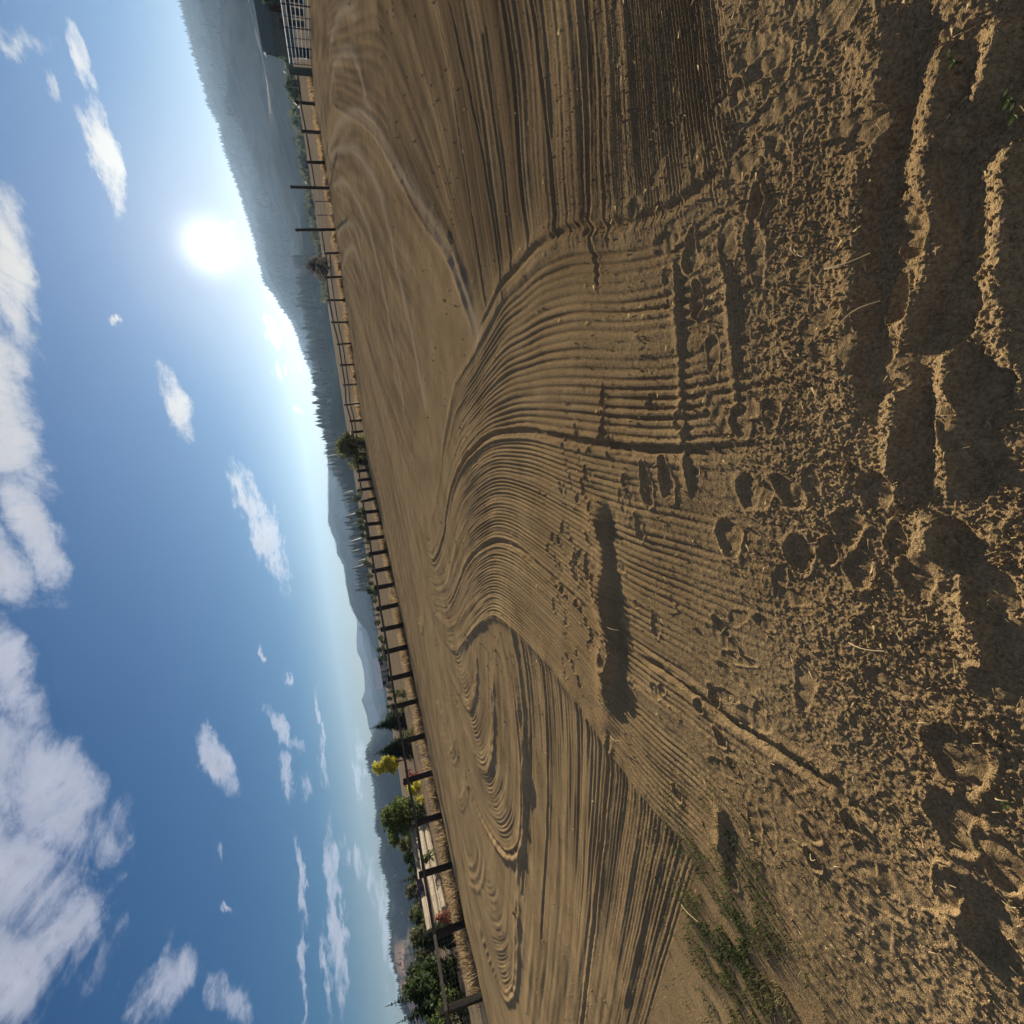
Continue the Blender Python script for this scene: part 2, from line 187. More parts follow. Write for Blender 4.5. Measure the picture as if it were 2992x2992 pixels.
# ------------------------------------------------------------------ materials
def material(name, build):
    m = bpy.data.materials.new(name); m.use_nodes = True; t = NT(m.node_tree)
    b = m.node_tree.nodes['Principled BSDF']; b.inputs['Specular IOR Level'].default_value = .15; b.inputs['Roughness'].default_value = .9
    build(t, b); return m
def pos(t): return t.n('ShaderNodeNewGeometry').outputs['Position']
def objco(t): return t.n('ShaderNodeTexCoord').outputs['Object']
def bump(t, b, h, dist, strength=1.):
    n = t.n('ShaderNodeBump'); t.put(n.inputs['Height'], h); n.inputs['Distance'].default_value = dist; t.put(n.inputs['Strength'], strength)
    t.put(b.inputs['Normal'], n.outputs[0])
def attr(t, name): return t.n('ShaderNodeAttribute', attribute_name=name).outputs['Fac']
def soil(t, b):
    p = pos(t)
    a = t.ramp(t.noise(p, 1.3, 5, .6), ((.3, (.315, .215, .110)), (.72, (.475, .335, .172))))
    g = t.ramp(t.noise(p, 95., 3, .7), ((.32, (.55, .55, .55)), (.66, (1.18, 1.16, 1.12))))
    c = t.mix(1., a, g, 'MULTIPLY')
    c = t.mix(t.math('MULTIPLY', attr(t, 'shade_damp'), .8), c, (.115, .080, .048))  # darker soil: furrow shade put into the colour, plus moist streak bands
    sk = t.smooth(t.noise(p, 7.5, 4, .7), .60, .70); c = t.mix(t.math('MULTIPLY', sk, .42), c, (.115, .080, .048))
    c = t.mix(t.math('MULTIPLY', attr(t, 'dry'), .5), c, (.50, .375, .235))
    f = t.ramp(t.noise(t.vec('MULTIPLY', p, (1, 1, 1)), .35, 8, .68), ((.35, (.22, .15, .078)), (.52, (.36, .262, .155)), (.7, (.28, .21, .12))))
    fld = t.math('ADD', attr(t, 'field'), t.math('MULTIPLY', t.math('SUBTRACT', t.noise(p, 2.3, 6, .7), .5), .8), clamp=True)
    fld = t.math('MULTIPLY', t.smooth(fld, .3, .7), t.math('GREATER_THAN', attr(t, 'field'), .02))
    c = t.mix(fld, c, f)
    t.put(b.inputs['Base Color'], c)
    b.inputs['Specular IOR Level'].default_value = 0; b.inputs['Roughness'].default_value = 1; b.inputs['Diffuse Roughness'].default_value = .46
    bump(t, b, t.math('ADD', t.noise(p, 75., 4, .75), t.math('MULTIPLY', t.noise(p, 260., 2, .6), .5)), .017, t.math('DIVIDE', 8., t.math('ADD', t.vec('LENGTH', p), 5.), clamp=True))
M = {}
M['soil'] = material('soil', soil)
def solid(name, c1, c2, scale, rough=.9, bd=0., bs=60, coord=objco, stretch=(1, 1, 1), rnd=0.):
    def f(t, b):
        p = t.vec('MULTIPLY', coord(t), stretch)
        c = t.ramp(t.noise(p, scale, 5, .6), ((.3, c1), (.7, c2)))
        if rnd:
            v = t.math('MULTIPLY_ADD', t.n('ShaderNodeObjectInfo').outputs['Random'], rnd, 1-rnd/2)
            n = t.n('ShaderNodeHueSaturation'); t.put(n.inputs['Color'], c); t.put(n.inputs['Value'], v); c = n.outputs[0]
        t.put(b.inputs['Base Color'], c); b.inputs['Roughness'].default_value = rough
        if bd: bump(t, b, t.noise(p, bs, 4, .6), bd)
    M[name] = material(name, f)
solid('tarred_timber', (.018, .015, .013), (.050, .042, .035), 6, .9, .01, 14, objco, (6, 6, 1))
solid('rail_timber', (.045, .038, .033), (.105, .090, .078), 5, .85, .004, 30, objco, (.4, 6, 6))
solid('wire', (.16, .15, .14), (.25, .24, .22), 10, .5)
solid('pale_pipe', (.80, .76, .68), (.90, .87, .80), 3, .32)
M['pale_pipe'].node_tree.nodes['Principled BSDF'].inputs['Metallic'].default_value = 1.
solid('grey_plank', (.30, .26, .21), (.48, .42, .33), 4, .9, 0, 10, objco, (.5, 5, 5))
solid('log_wood', (.17, .14, .10), (.42, .36, .27), 3.5, .9, .015, 9, objco, (.35, 5, 5), .35)
solid('log_end', (.25, .19, .12), (.42, .33, .22), 6, .9)
solid('bark', (.05, .037, .026), (.11, .085, .06), 8, .95, .02, 12, objco, (4, 4, 1))
solid('drum_paint', (.03, .05, .045), (.06, .085, .075), 3, .5)
solid('dark_plastic', (.02, .018, .025), (.05, .045, .055), 3, .6)
solid('white_metal', (.62, .62, .62), (.78, .77, .75), 2, .5)
solid('barn_wall', (.045, .060, .050), (.075, .090, .075), 1.2, .9)
solid('pale_wall', (.20, .18, .15), (.32, .29, .25), 1.2, .9)
solid('roof_pale', (.86, .78, .66), (.92, .85, .74), .6, .6)
solid('tarp', (.05, .035, .07), (.10, .07, .12), 2, .6)
solid('dirt_track', (.30, .25, .19), (.42, .36, .28), .05, 1)
def leaf(name, c1, c2, c3=None):
    def f(t, b):
        n = t.noise(objco(t), 2.2, 4, .65)
        c = t.ramp(n, ((.3, c1), (.66, c2)))
        if c3: c = t.mix(t.smooth(t.noise(objco(t), .9, 3, .6), .52, .66), c, c3)
        t.put(b.inputs['Base Color'], c); b.inputs['Roughness'].default_value = .7
        tr = t.n('ShaderNodeBsdfTranslucent'); t.put(tr.inputs['Color'], c)
        mx_ = t.n('ShaderNodeMixShader'); mx_.inputs[0].default_value = .38
        t.put(mx_.inputs[1], b.outputs[0]); t.put(mx_.inputs[2], tr.outputs[0])
        t.put(t.t.nodes['Material Output'].inputs[0], mx_.outputs[0])
    M[name] = material(name, f)
leaf('leaf_dark', (.022, .035, .014), (.055, .085, .028))
leaf('leaf_green', (.045, .070, .020), (.115, .150, .042))
leaf('leaf_olive', (.055, .065, .030), (.13, .135, .06), (.17, .15, .05))
leaf('leaf_yellow', (.36, .33, .03), (.54, .49, .06), (.20, .23, .05))
leaf('leaf_dusk', (.05, .042, .034), (.10, .085, .065))
leaf('leaf_red', (.11, .018, .03), (.22, .045, .065))
leaf('leaf_rust', (.20, .06, .04), (.32, .13, .08))
leaf('needle_dark', (.014, .026, .014), (.036, .056, .026))
leaf('needle_grey', (.035, .045, .028), (.075, .085, .05))
leaf('straw', (.34, .26, .13), (.52, .42, .24))
leaf('dead_grass', (.19, .130, .068), (.38, .275, .145), (.12, .080, .05))
leaf('grass', (.030, .046, .014), (.075, .095, .030), (.17, .15, .06))
def hillmat(name, c1, c2, bare=None, sc=.004, lo=.56, hi=.66):
    def f(t, b):
        p = pos(t)
        c = t.ramp(t.noise(p, .035, 6, .7), ((.35, c1), (.65, c2)))
        if bare:
            m = t.smooth(t.noise(t.vec('MULTIPLY', p, (1, 1, 2.5)), sc, 6, .6, .6), lo, hi)
            m = t.math('MULTIPLY', m, attr(t, 'bare'))
            c = t.mix(m, c, bare)
        t.put(b.inputs['Base Color'], c); b.inputs['Roughness'].default_value = 1; b.inputs['Specular IOR Level'].default_value = 0
    M[name] = material(name, f)
hillmat('hill_forest', (.018, .027, .021), (.040, .052, .036), (.10, .09, .06), .012, .42, .60)
hillmat('hill_far', (.014, .024, .026), (.028, .042, .042), (.46, .28, .17), .004, .44, .52)  # bare slope coloured extra bright to stand for sunlight on it

# ------------------------------------------------------------------ object helpers
def tag(o, label=None, cat=None, group=None, kind=None):
    if label: o['label'] = label
    if cat: o['category'] = cat
    if group: o['group'] = group
    if kind: o['kind'] = kind
    return o
def mesh_obj(name, verts, faces, mat, parent=None, smooth=False):
    me = bpy.data.meshes.new(name); me.from_pydata([tuple(v) for v in verts], [], faces)
    if mat: me.materials.append(mat)
    if smooth:
        me.polygons.foreach_set('use_smooth', [True]*len(me.polygons))
    o = bpy.data.objects.new(name, me); COL.objects.link(o)
    if parent: o.parent = parent
    return o
def empty(name, loc, rz=0):
    o = bpy.data.objects.new(name, None); COL.objects.link(o); o.location = loc; o.rotation_euler = (0, 0, rz); o.empty_display_size = .2
    return o
def fast_mesh(name, V, F, mat, smooth=True, parent=None):
    """V (n,3) float, F (m,k) int arrays"""
    me = bpy.data.meshes.new(name); k = F.shape[1]
    me.vertices.add(len(V)); me.vertices.foreach_set('co', np.ascontiguousarray(V, np.float32).ravel())
    me.loops.add(F.size); me.loops.foreach_set('vertex_index', np.ascontiguousarray(F, np.int32).ravel())
    me.polygons.add(len(F)); me.polygons.foreach_set('loop_start', np.arange(0, F.size, k, dtype=np.int32))
    me.polygons.foreach_set('loop_total', np.full(len(F), k, np.int32))
    me.polygons.foreach_set('use_smooth', np.full(len(F), smooth, bool))
    me.materials.append(mat); me.update(calc_edges=True)
    o = bpy.data.objects.new(name, me); COL.objects.link(o)
    if parent: o.parent = parent
    return o
class MB:
    def __init__(s): s.v = []; s.f = []
    def box(s, c, size, rz=0, wob=0):
        b = len(s.v); cx, cy, cz = c; x, y, z = [k/2 for k in size]; ca, sa = cos(rz), sin(rz)
        for dz in (-z, z):
            for dx, dy in ((-x, -y), (x, -y), (x, y), (-x, y)):
                px, py = dx*ca-dy*sa, dx*sa+dy*ca
                s.v.append((cx+px+random.uniform(-wob, wob), cy+py+random.uniform(-wob, wob), cz+dz))
        s.f += [(b, b+3, b+2, b+1), (b+4, b+5, b+6, b+7)]+[(b+i, b+(i+1) % 4, b+4+(i+1) % 4, b+4+i) for i in range(4)]
    def tube(s, a, b, r, r2=None, n=6, cap=True, rough=0.):
        a, b = Vector(a), Vector(b); r2 = r if r2 is None else r2; d = (b-a).normalized()
        x = d.orthogonal().normalized(); y = d.cross(x); k = len(s.v)
        for p, q in ((a, r), (b, r2)):
            for i in range(n):
                t = 2*pi*i/n; qq = q*(1+random.uniform(-rough, rough)); v = p+x*cos(t)*qq+y*sin(t)*qq; s.v.append(tuple(v))
        s.f += [(k+i, k+(i+1) % n, k+n+(i+1) % n, k+n+i) for i in range(n)]
        if cap: s.f += [tuple(k+i for i in reversed(range(n))), tuple(k+n+i for i in range(n))]
    def lathe(s, prof, n=14, c=(0, 0, 0)):
        k = len(s.v)
        for r, z in prof:
            for i in range(n): s.v.append((c[0]+r*cos(2*pi*i/n), c[1]+r*sin(2*pi*i/n), c[2]+z))
        for j in range(len(prof)-1):
            s.f += [(k+j*n+i, k+j*n+(i+1) % n, k+(j+1)*n+(i+1) % n, k+(j+1)*n+i) for i in range(n)]
        s.f += [tuple(k+i for i in reversed(range(n))), tuple(k+(len(prof)-1)*n+i for i in range(n))]
    def build(s, name, mat, parent=None, smooth=False): return mesh_obj(name, s.v, s.f, mat, parent, smooth)

# ------------------------------------------------------------------ noise
_perm = np.random.RandomState(3).permutation(4096).astype(np.int32); _perm = np.concatenate([_perm, _perm])
_ang = np.random.RandomState(4).rand(4096)*2*pi
_gx, _gy = np.cos(_ang).astype(np.float32), np.sin(_ang).astype(np.float32)
def perlin(x, y, seed=0):
    x = np.asarray(x, np.float32); y = np.asarray(y, np.float32)
    xi = np.floor(x); yi = np.floor(y); fx = x-xi; fy = y-yi
    xi = xi.astype(np.int32)+seed*57; yi = yi.astype(np.int32)+seed*131
    u = fx*fx*fx*(fx*(fx*6-15)+10); v = fy*fy*fy*(fy*(fy*6-15)+10)
    def g(ix, iy, dx, dy):
        h = _perm[(_perm[ix & 4095]+iy) & 4095]
        return _gx[h]*dx+_gy[h]*dy
    a = g(xi, yi, fx, fy); b = g(xi+1, yi, fx-1, fy); c = g(xi, yi+1, fx, fy-1); d = g(xi+1, yi+1, fx-1, fy-1)
    return ((a+(b-a)*u)*(1-v)+(c+(d-c)*u)*v)*1.5
def sst(x, a, b):
    t = np.clip((x-a)/(b-a), 0, 1); return t*t*(3-2*t)

# ------------------------------------------------------------------ the ground: one sheet, finest near the arena's camera side
azd = np.radians(np.concatenate([np.arange(-180, -63, 2.), np.arange(-63, 63, .084), np.arange(63, 180.1, 2.)])).astype(np.float64)
dep = np.concatenate([np.array([89., 86, 82, 78, 75, 72.5, 70.5, 69]), np.arange(68, 1.9, -.071), 1.9*np.power(.9, np.arange(1, 44))])
rad = EYE/np.tan(np.radians(dep))
RR, AA = np.meshgrid(rad, azd, indexing='ij')
X = (RR*np.sin(AA)); Y = (RR*np.cos(AA)); NR, NC = X.shape
cell = np.maximum(np.abs(np.gradient(rad))[:, None]*np.ones((1, NC)), RR*np.abs(np.gradient(azd))[None, :])
x32, y32 = X.astype(np.float32), Y.astype(np.float32)
def lodf(lam, k=1.): return np.clip(1.5-2.6*cell/lam*k, 0, 1)

def resample(pts, n, smooth=True):
    p = np.array(pts, float)[:, :2]
    if smooth and len(p) > 2:
        q = []
        for i in range(len(p)-1):
            p0, p1, p2, p3 = p[max(i-1, 0)], p[i], p[i+1], p[min(i+2, len(p)-1)]
            for t in np.linspace(0, 1, 12, endpoint=False):
                q.append(.5*((2*p1)+(-p0+p2)*t+(2*p0-5*p1+4*p2-p3)*t*t+(-p0+3*p1-3*p2+p3)*t**3))
        q.append(p[-1]); p = np.array(q)
    d = np.concatenate([[0], np.cumsum(np.hypot(*np.diff(p, axis=0).T))]); s = np.linspace(0, d[-1], n)
    return np.stack([np.interp(s, d, p[:, 0]), np.interp(s, d, p[:, 1])], 1), d[-1]

def strip_coords(A, B, n):
    """for every grid point inside the ruled strip A-B: (s, t); elsewhere nan"""
    a, la = resample(A, n); b, lb = resample(B, n)
    allp = np.concatenate([a, b]); x0, y0 = allp.min(0)-.05; x1, y1 = allp.max(0)+.05
    idx = np.nonzero(((X > x0) & (X < x1) & (Y > y0) & (Y < y1)).ravel())[0]
    px, py = X.ravel()[idx], Y.ravel()[idx]
    s = np.full(len(idx), np.nan); tt = np.full(len(idx), np.nan)
    def side(k):
        d = b[k]-a[k]; return d[0]*(py-a[k][1])-d[1]*(px-a[k][0])
    prev = side(0)/np.hypot(*(b[0]-a[0]))
    for k in range(1, n):
        cur = side(k)/np.hypot(*(b[k]-a[k]))
        m = np.nonzero(((prev <= 0) != (cur <= 0)) & np.isnan(s))[0]
        if len(m):
            f = prev[m]/(prev[m]-cur[m])
            ax = a[k-1][0]+(a[k][0]-a[k-1][0])*f; ay = a[k-1][1]+(a[k][1]-a[k-1][1])*f
            bx = b[k-1][0]+(b[k][0]-b[k-1][0])*f; by = b[k-1][1]+(b[k][1]-b[k-1][1])*f
            t = ((px[m]-ax)*(bx-ax)+(py[m]-ay)*(by-ay))/((bx-ax)**2+(by-ay)**2)
            ok = (t > -.001) & (t < 1.001)
            # the point has to lie close to this ruling, not across the bend
            cx, cy = ax+(bx-ax)*t, ay+(by-ay)*t
            ok &= np.hypot(px[m]-cx, py[m]-cy) < .25
            s[m[ok]] = (k-1+f[ok])/(n-1); tt[m[ok]] = t[ok]
        prev = cur
    S = np.full(X.size, np.nan); T = np.full(X.size, np.nan); S[idx] = s; T[idx] = tt
    W = np.hypot(*(b-a).T).mean()
    return S.reshape(X.shape), T.reshape(X.shape), (la+lb)/2, W

H = np.zeros_like(X); SHADE_DAMP = np.zeros_like(X); DRY = np.zeros_like(X)
# gentle unevenness everywhere
H += .018*perlin(x32/1.7, y32/1.7, 1)*np.clip(RR/4, .2, 1)+.0035*perlin(x32/.55, y32/.55, 2)*lodf(.55)
H += .05*perlin(x32/9., y32/9., 3)*sst(RR, 8, 16)
rough = .35*np.ones_like(X)             # how crumbly the surface is, 0 combed .. 1 trampled
BASE = H.copy()

def streaks(S, T, L, W, amp, seed, tooth=.045, coarse=1., fine=1.):
    q = (T*W).astype(np.float32); l = (S*L).astype(np.float32)
    dq = np.maximum(np.abs(np.gradient(q, axis=0)), np.abs(np.gradient(q, axis=1))); dq = np.nan_to_num(dq, nan=9.)
    h = 0
    qn = np.nan_to_num(q); ln = np.nan_to_num(l)
    qw = qn+.006*perlin(ln/.9, qn/.3, seed+9)
    for lam, ll, am in ((tooth, .9, .0085*fine), (tooth*2.4, 2.4, .0055), (.19, 3.5, .0050), (.33, 5., .006*coarse), (.95, 6., .009*coarse), (1.9, 9., .018*coarse)):
        n = perlin(qw/lam, ln/ll, seed)
        if lam == tooth: n = .45*n-(.45+.5*perlin(qw/(lam*2.7), ln/2.2, seed+5))*np.clip(1.2-3.4*np.abs(qw/lam*1.05-np.round(qw/lam*1.05)), 0, 1)*1.5
        h = h+am*n*np.clip(1.5-2.2*dq/lam, 0, 1)
        seed += 1
    return h*amp
def apply_strip(A, B, n, amp, seed, edge=.06, ends=(.0, .0), lift=0., shade_damp=0., tooth=.045, rgh=.42, coarse=.8, fine=1.):
    global H, SHADE_DAMP, rough
    S, T, L, W = strip_coords(A, B, n)
    ins = ~np.isnan(S); Sn = np.nan_to_num(S); Tn = np.nan_to_num(T)
    m = np.where(ins, 1., 0.)
    sh_dmp = shade_damp+np.where(ins, .45*perlin((Tn*W/.42).astype(np.float32), (Sn*L/4.).astype(np.float32), seed+40)+.35*perlin((Tn*W/1.1).astype(np.float32), (Sn*L/7.).astype(np.float32), seed+41), 0)
    if edge: m = m*sst(Tn*W, 0, edge)*sst((1-Tn)*W, 0, edge)
    if ends[0]: m = m*sst(Sn, 0, ends[0])
    if ends[1]: m = m*sst(1-Sn, 0, ends[1])
    h = BASE+lift+streaks(S, T, L, W, amp, seed, tooth, coarse, fine)
    H = H*(1-m)+np.where(ins, h, 0)*m
    SHADE_DAMP = SHADE_DAMP*(1-m)+np.clip(sh_dmp, 0, 1)*m; rough = rough*(1-m)+rgh*m

LN = LINE
far_dir = [(-15, 14.5), (-9, 16.7), (-2, 17.5), (3, 20.5), (12, 29.5), (20, 38), (30, 48)]
fence_line = [(-16.2, 16), (-12.9, 22), (-9.2, 26.6), (-4.6, 30.4), (0, 35), (5, 44), (8, 49)]
apply_strip(far_dir, fence_line, 60, 1.3, 11, edge=.5, coarse=1.3, shade_damp=.30, tooth=.40, fine=1.8)
apply_strip(LN['O3'][::-1], [(.5, 11.0), (.9, 13.5), (2.2, 16), (5, 20), (11, 27), (18, 36), (28, 46)], 90, 1.0, 21, edge=.5, ends=(.16, .05), coarse=1.0, shade_damp=.34, tooth=.30, fine=1.0)
R4 = [(1.1, 2.7), (1.7, 2.65), (2.7, 2.45), (6, 2.2), (12, 2.6)]; R1 = [(1.8, 3.65), (2.5, 3.6), (3.7, 3.4), (7, 3.5), (14, 4.8)]
R3 = [(1.9, 5.0), (3.7, 5.0), (5.4, 5.1), (9, 6.2), (18, 11)]; RN = [(.9, 1.45), (1.6, 1.5), (2.6, 1.45), (5, 1.2), (9, 1)]
O3a = [(1.9, 5.55), (3.2, 6.2), (4.6, 7.6), (6.7, 9.4), (9.5, 12.2), (18, 22)]  # right-hand furrow strips below: their self-shading is painted into the soil colour
apply_strip(RN, R4, 70, 1.0, 31, edge=.1, shade_damp=.4, rgh=.8, tooth=.04, coarse=.3, ends=(.08, 0))
apply_strip(R4, R1, 70, 1.0, 41, edge=.03, shade_damp=.7, rgh=.6, tooth=.036, coarse=.3, ends=(.06, 0))
apply_strip(R1, R3, 70, 1.0, 51, edge=.03, shade_damp=.85, rgh=.5, tooth=.085, coarse=.4, fine=1.1, ends=(.05, 0))
apply_strip(R3, O3a, 70, 1.0, 61, edge=.05, shade_damp=.65, rgh=.4, tooth=.12, coarse=.4, fine=1.3, ends=(.04, 0))
# the long way round towards the pen
apply_strip(O3a[3:]+[(24, 32)], [(11, 7.5), (14, 11), (22, 20), (30, 30)], 50, 1.2, 66, edge=.3, shade_damp=.45, tooth=.26, fine=1.6)
# left-hand loops
FLo = [(-2.2, 2.6), (-4.5, 3.9), (-9, 6.4)]
FLm = [(-1.7, 3.5), (-2.9, 4.05), (-5.7, 5.5), (-9, 7.3)]
FLf = [(-1.3, 6.3), (-2.2, 6.3), (-3.4, 6.6), (-5.2, 7.3), (-9, 9.6)]
apply_strip(FLo, FLm, 40, 0.6, 71, edge=.05, rgh=.7, tooth=.036, coarse=.2)
apply_strip(FLm, FLf, 50, 1.0, 81, edge=.03, tooth=.06, coarse=.25)
apply_strip(LN['LBo'], [(-4.4, 15.8), (-8.2, 15.0), (-8.3, 13.0), (-7.6, 11.2), (-6.2, 9.9), (-5.2, 9.0)], 60, 1.1, 91, edge=.1, coarse=.5, tooth=.09)
apply_strip(LN['LAo'], LN['LA1'], 70, 1.15, 101, edge=.03, coarse=.5, tooth=.08)
apply_strip(LN['LA1'], LN['LA2'], 60, 1.1, 111, edge=.02, coarse=.5, tooth=.08)
apply_strip(LN['LA2'], [(-2.6, 13.6), (-2.75, 12.6), (-2.7, 11.6), (-2.45, 10.6), (-1.9, 9.5), (-1.6, 8.8)], 50, 1.1, 121, edge=.02, coarse=.5, tooth=.08)
for k, nm in enumerate(('S1', 'S2', 'S3', 'S4', 'S5')):
    p = np.array(LN[nm]); c = (p[0]+p[-1])/2
    apply_strip(LN[nm], [tuple(c+(v-c)*.12) for v in p], 40, .6, 131+4*k, edge=.12, ends=(.12, .12), coarse=.3)
# the main drag-harrow swath, S-shaped, laid down last
def ext(l, tail): return list(l)+tail
A = ext(LN['A'], [(-.1, 12.6), (.6, 14.6), (3.2, 17.2), (7, 20.5)])
G1 = ext(LN['G1'][:-2], [(0, 14.6), (1.6, 16.4), (3.4, 18.2), (6.6, 21.5)])
G2 = ext(LN['G2'][:-2], [(-2.0, 13.6), (-1.2, 15), (1, 17.4), (5.5, 22)])
B = ext(LN['B'][:-1], [(-2.7, 13.6), (-2.2, 14.9), (0, 17.8), (4.5, 22.6)])
apply_strip(A, G1, 130, 1.15, 151, edge=.03, ends=(.06, .2), lift=.004, coarse=.55, fine=1.5)
apply_strip(G1, G2, 130, 1.15, 161, edge=.02, ends=(.10, .2), lift=.004, coarse=.6, fine=1.3)
apply_strip(G2, B, 130, 1.15, 171, edge=.02, ends=(.08, .2), lift=.004, coarse=.6, fine=1.2)

def line_profile(pts, reach, fn, smooth=True, fade=.12):
    """adds fn(signed distance, along, wobble) near a line; positive distance is the line's left"""
    global H
    n = max(6, int(resample(pts, 10, smooth)[1]/max(reach*.5, .05))); n = min(n, 220)
    p, L = resample(pts, n, smooth)
    best = np.full(X.shape, 1e9); sg = np.zeros_like(X); al = np.zeros_like(X)
    x0, y0 = p.min(0)-reach; x1, y1 = p.max(0)+reach
    idx = np.nonzero(((X > x0) & (X < x1) & (Y > y0) & (Y < y1)).ravel())[0]
    px, py = X.ravel()[idx], Y.ravel()[idx]
    bd = np.full(len(idx), 1e9); bs = np.zeros(len(idx)); ba = np.zeros(len(idx))
    for k in range(n-1):
        a, b = p[k], p[k+1]; d = b-a; l2 = d@d+1e-12
        m = np.nonzero((px > min(a[0], b[0])-reach) & (px < max(a[0], b[0])+reach) & (py > min(a[1], b[1])-reach) & (py < max(a[1], b[1])+reach))[0]
        if not len(m): continue
        t = np.clip(((px[m]-a[0])*d[0]+(py[m]-a[1])*d[1])/l2, 0, 1)
        ex, ey = px[m]-a[0]-d[0]*t, py[m]-a[1]-d[1]*t; dd = np.hypot(ex, ey)
        u = dd < bd[m]; mm = m[u]
        bd[mm] = dd[u]; bs[mm] = np.sign(d[0]*ey[u]-d[1]*ex[u]); ba[mm] = (k+t[u])/(n-1)
    ok = bd < reach
    mi = idx[ok]; dist = bd[ok]*bs[ok]; a = ba[ok]
    wob = perlin((a*L/.22).astype(np.float32), np.full(len(a), 3.3, np.float32), 5)
    wob2 = perlin((a*L/.07).astype(np.float32), np.full(len(a), 7.3, np.float32), 6)
    dist = dist+reach*.10*wob+reach*.05*wob2
    e = sst(a, 0, fade)*sst(1-a, 0, fade) if fade else 1.
    e = e*sst(reach-np.abs(bd[ok]), 0, reach*.25)
    H.ravel()[mi] += fn(dist, a, wob)*e
def groove(pts, w, d, rim=.5, **k):
    def fn(x, a, wb): return -d*(1+.4*wb)*np.exp(-(x/w)**2)+rim*d*(np.exp(-((x-1.7*w)/(.8*w))**2)+np.exp(-((x+1.7*w)/(.8*w))**2))
    line_profile(pts, w*4.2, fn, **k)
def ridge(pts, h, wl, wr, hollow=0., hw=.1, **k):
    def fn(x, a, wb):
        r = h*(1+.5*wb)*np.where(x > 0, np.exp(-(x/wl)**2), np.exp(-(x/wr)**2))
        if hollow: r = r-hollow*np.exp(-((x+wr+hw)/hw)**2)
        return r
    line_profile(pts, max(wl, wr+2.2*hw if hollow else wr)*2.4, fn, **k)
groove(LN['G1'][2:-3], .03, .024, .45); groove(LN['G1'][8:-2], .035, .020, .4)
groove(LN['G2'][5:-3], .03, .022, .5); groove(LN['G2'][:6], .025, .022, .4)
ridge(LN['B'][3:-1], .016, .08, .08); ridge(LN['B'][9:14], .008, .05, .05)
ridge(LN['A'][1:-2], .013, .05, .05); groove([(x+.10, y) for x, y in LN['A'][2:12]], .025, .014, .5)
ridge([(x+.18, y+.02) for x, y in LN['A'][3:11]], .011, .04, .04)
for nm, hh in (('LAo', .026), ('LBo', .026), ('LA1', .022), ('LA2', .020)):
    p = LN[nm]; ridge(p, hh, .07, .09); c = np.mean(p, 0)
    groove([tuple(c+(np.array(v)-c)*.955) for v in p], .05, hh*.7, .3)
    ridge([tuple(c+(np.array(v)-c)*.91) for v in p], hh*.7, .05, .06)
for nm in ('S1', 'S2', 'S3', 'S4', 'S5'):
    p = np.array(LN[nm]); c = (p[0]+p[-1])/2
    for f in (1, .8, .6): ridge([tuple(c+(v-c)*f) for v in p], .013, .07, .07)
def pale_line(pts, wd_):
    p, L = resample(pts, 160)
    for a, b in zip(p[:-1], p[1:]):
        m = np.nonzero((X > min(a[0], b[0])-1) & (X < max(a[0], b[0])+1) & (Y > min(a[1], b[1])-1) & (Y < max(a[1], b[1])+1))
        if not len(m[0]): continue
        d = b-a; t = np.clip(((X[m]-a[0])*d[0]+(Y[m]-a[1])*d[1])/(d@d), 0, 1)
        DRY[m] = np.maximum(DRY[m], np.exp(-((np.hypot(X[m]-a[0]-d[0]*t, Y[m]-a[1]-d[1]*t))/wd_)**2))
for nm, hh in (('O1', .05), ('O2', .05), ('O3', .022), ('O4', .030), ('O5', .030), ('O6', .035), ('O7', .035)):
    ridge(LN[nm], hh, .22, .26); pale_line(LN[nm], .16)
    p = np.array(LN[nm]); ridge([tuple(v+np.array((.5, -.1))) for v in p], hh*.3, .15, .15)
for pts, w_, d_ in ((R1, .024, .012), (R3, .026, .013), (R4, .022, .010), (LN['R2'], .024, .012), ([(1.85, 4.45), (3.4, 4.4), (7, 5)], .022, .009), ([(1.7, 3.15), (3, 3.0), (7, 3)], .02, .008)):
    groove(pts, w_, d_, .35, fade=.03)
ridge(O3a, .022, .07, .08, fade=.03); ridge([(x+.25, y-.12) for x, y in O3a], .018, .07, .08, fade=.03)
groove([(x*1.0, y*1.0) for x, y in FLm], .026, .017, .4, fade=.03); ridge(LN['FL2'], .007, .04, .05)
groove([(-1.5, 4.9), (-3, 5.4), (-6, 7)], .025, .018, .4, fade=.03); groove([(-1.4, 5.5), (-2.8, 5.9), (-6, 7.9)], .03, .02, .4, fade=.03)
ridge([(-1.3, 5.9), (-2.4, 6.0), (-4, 6.8), (-6, 8.2)], .016, .05, .05, fade=.03)
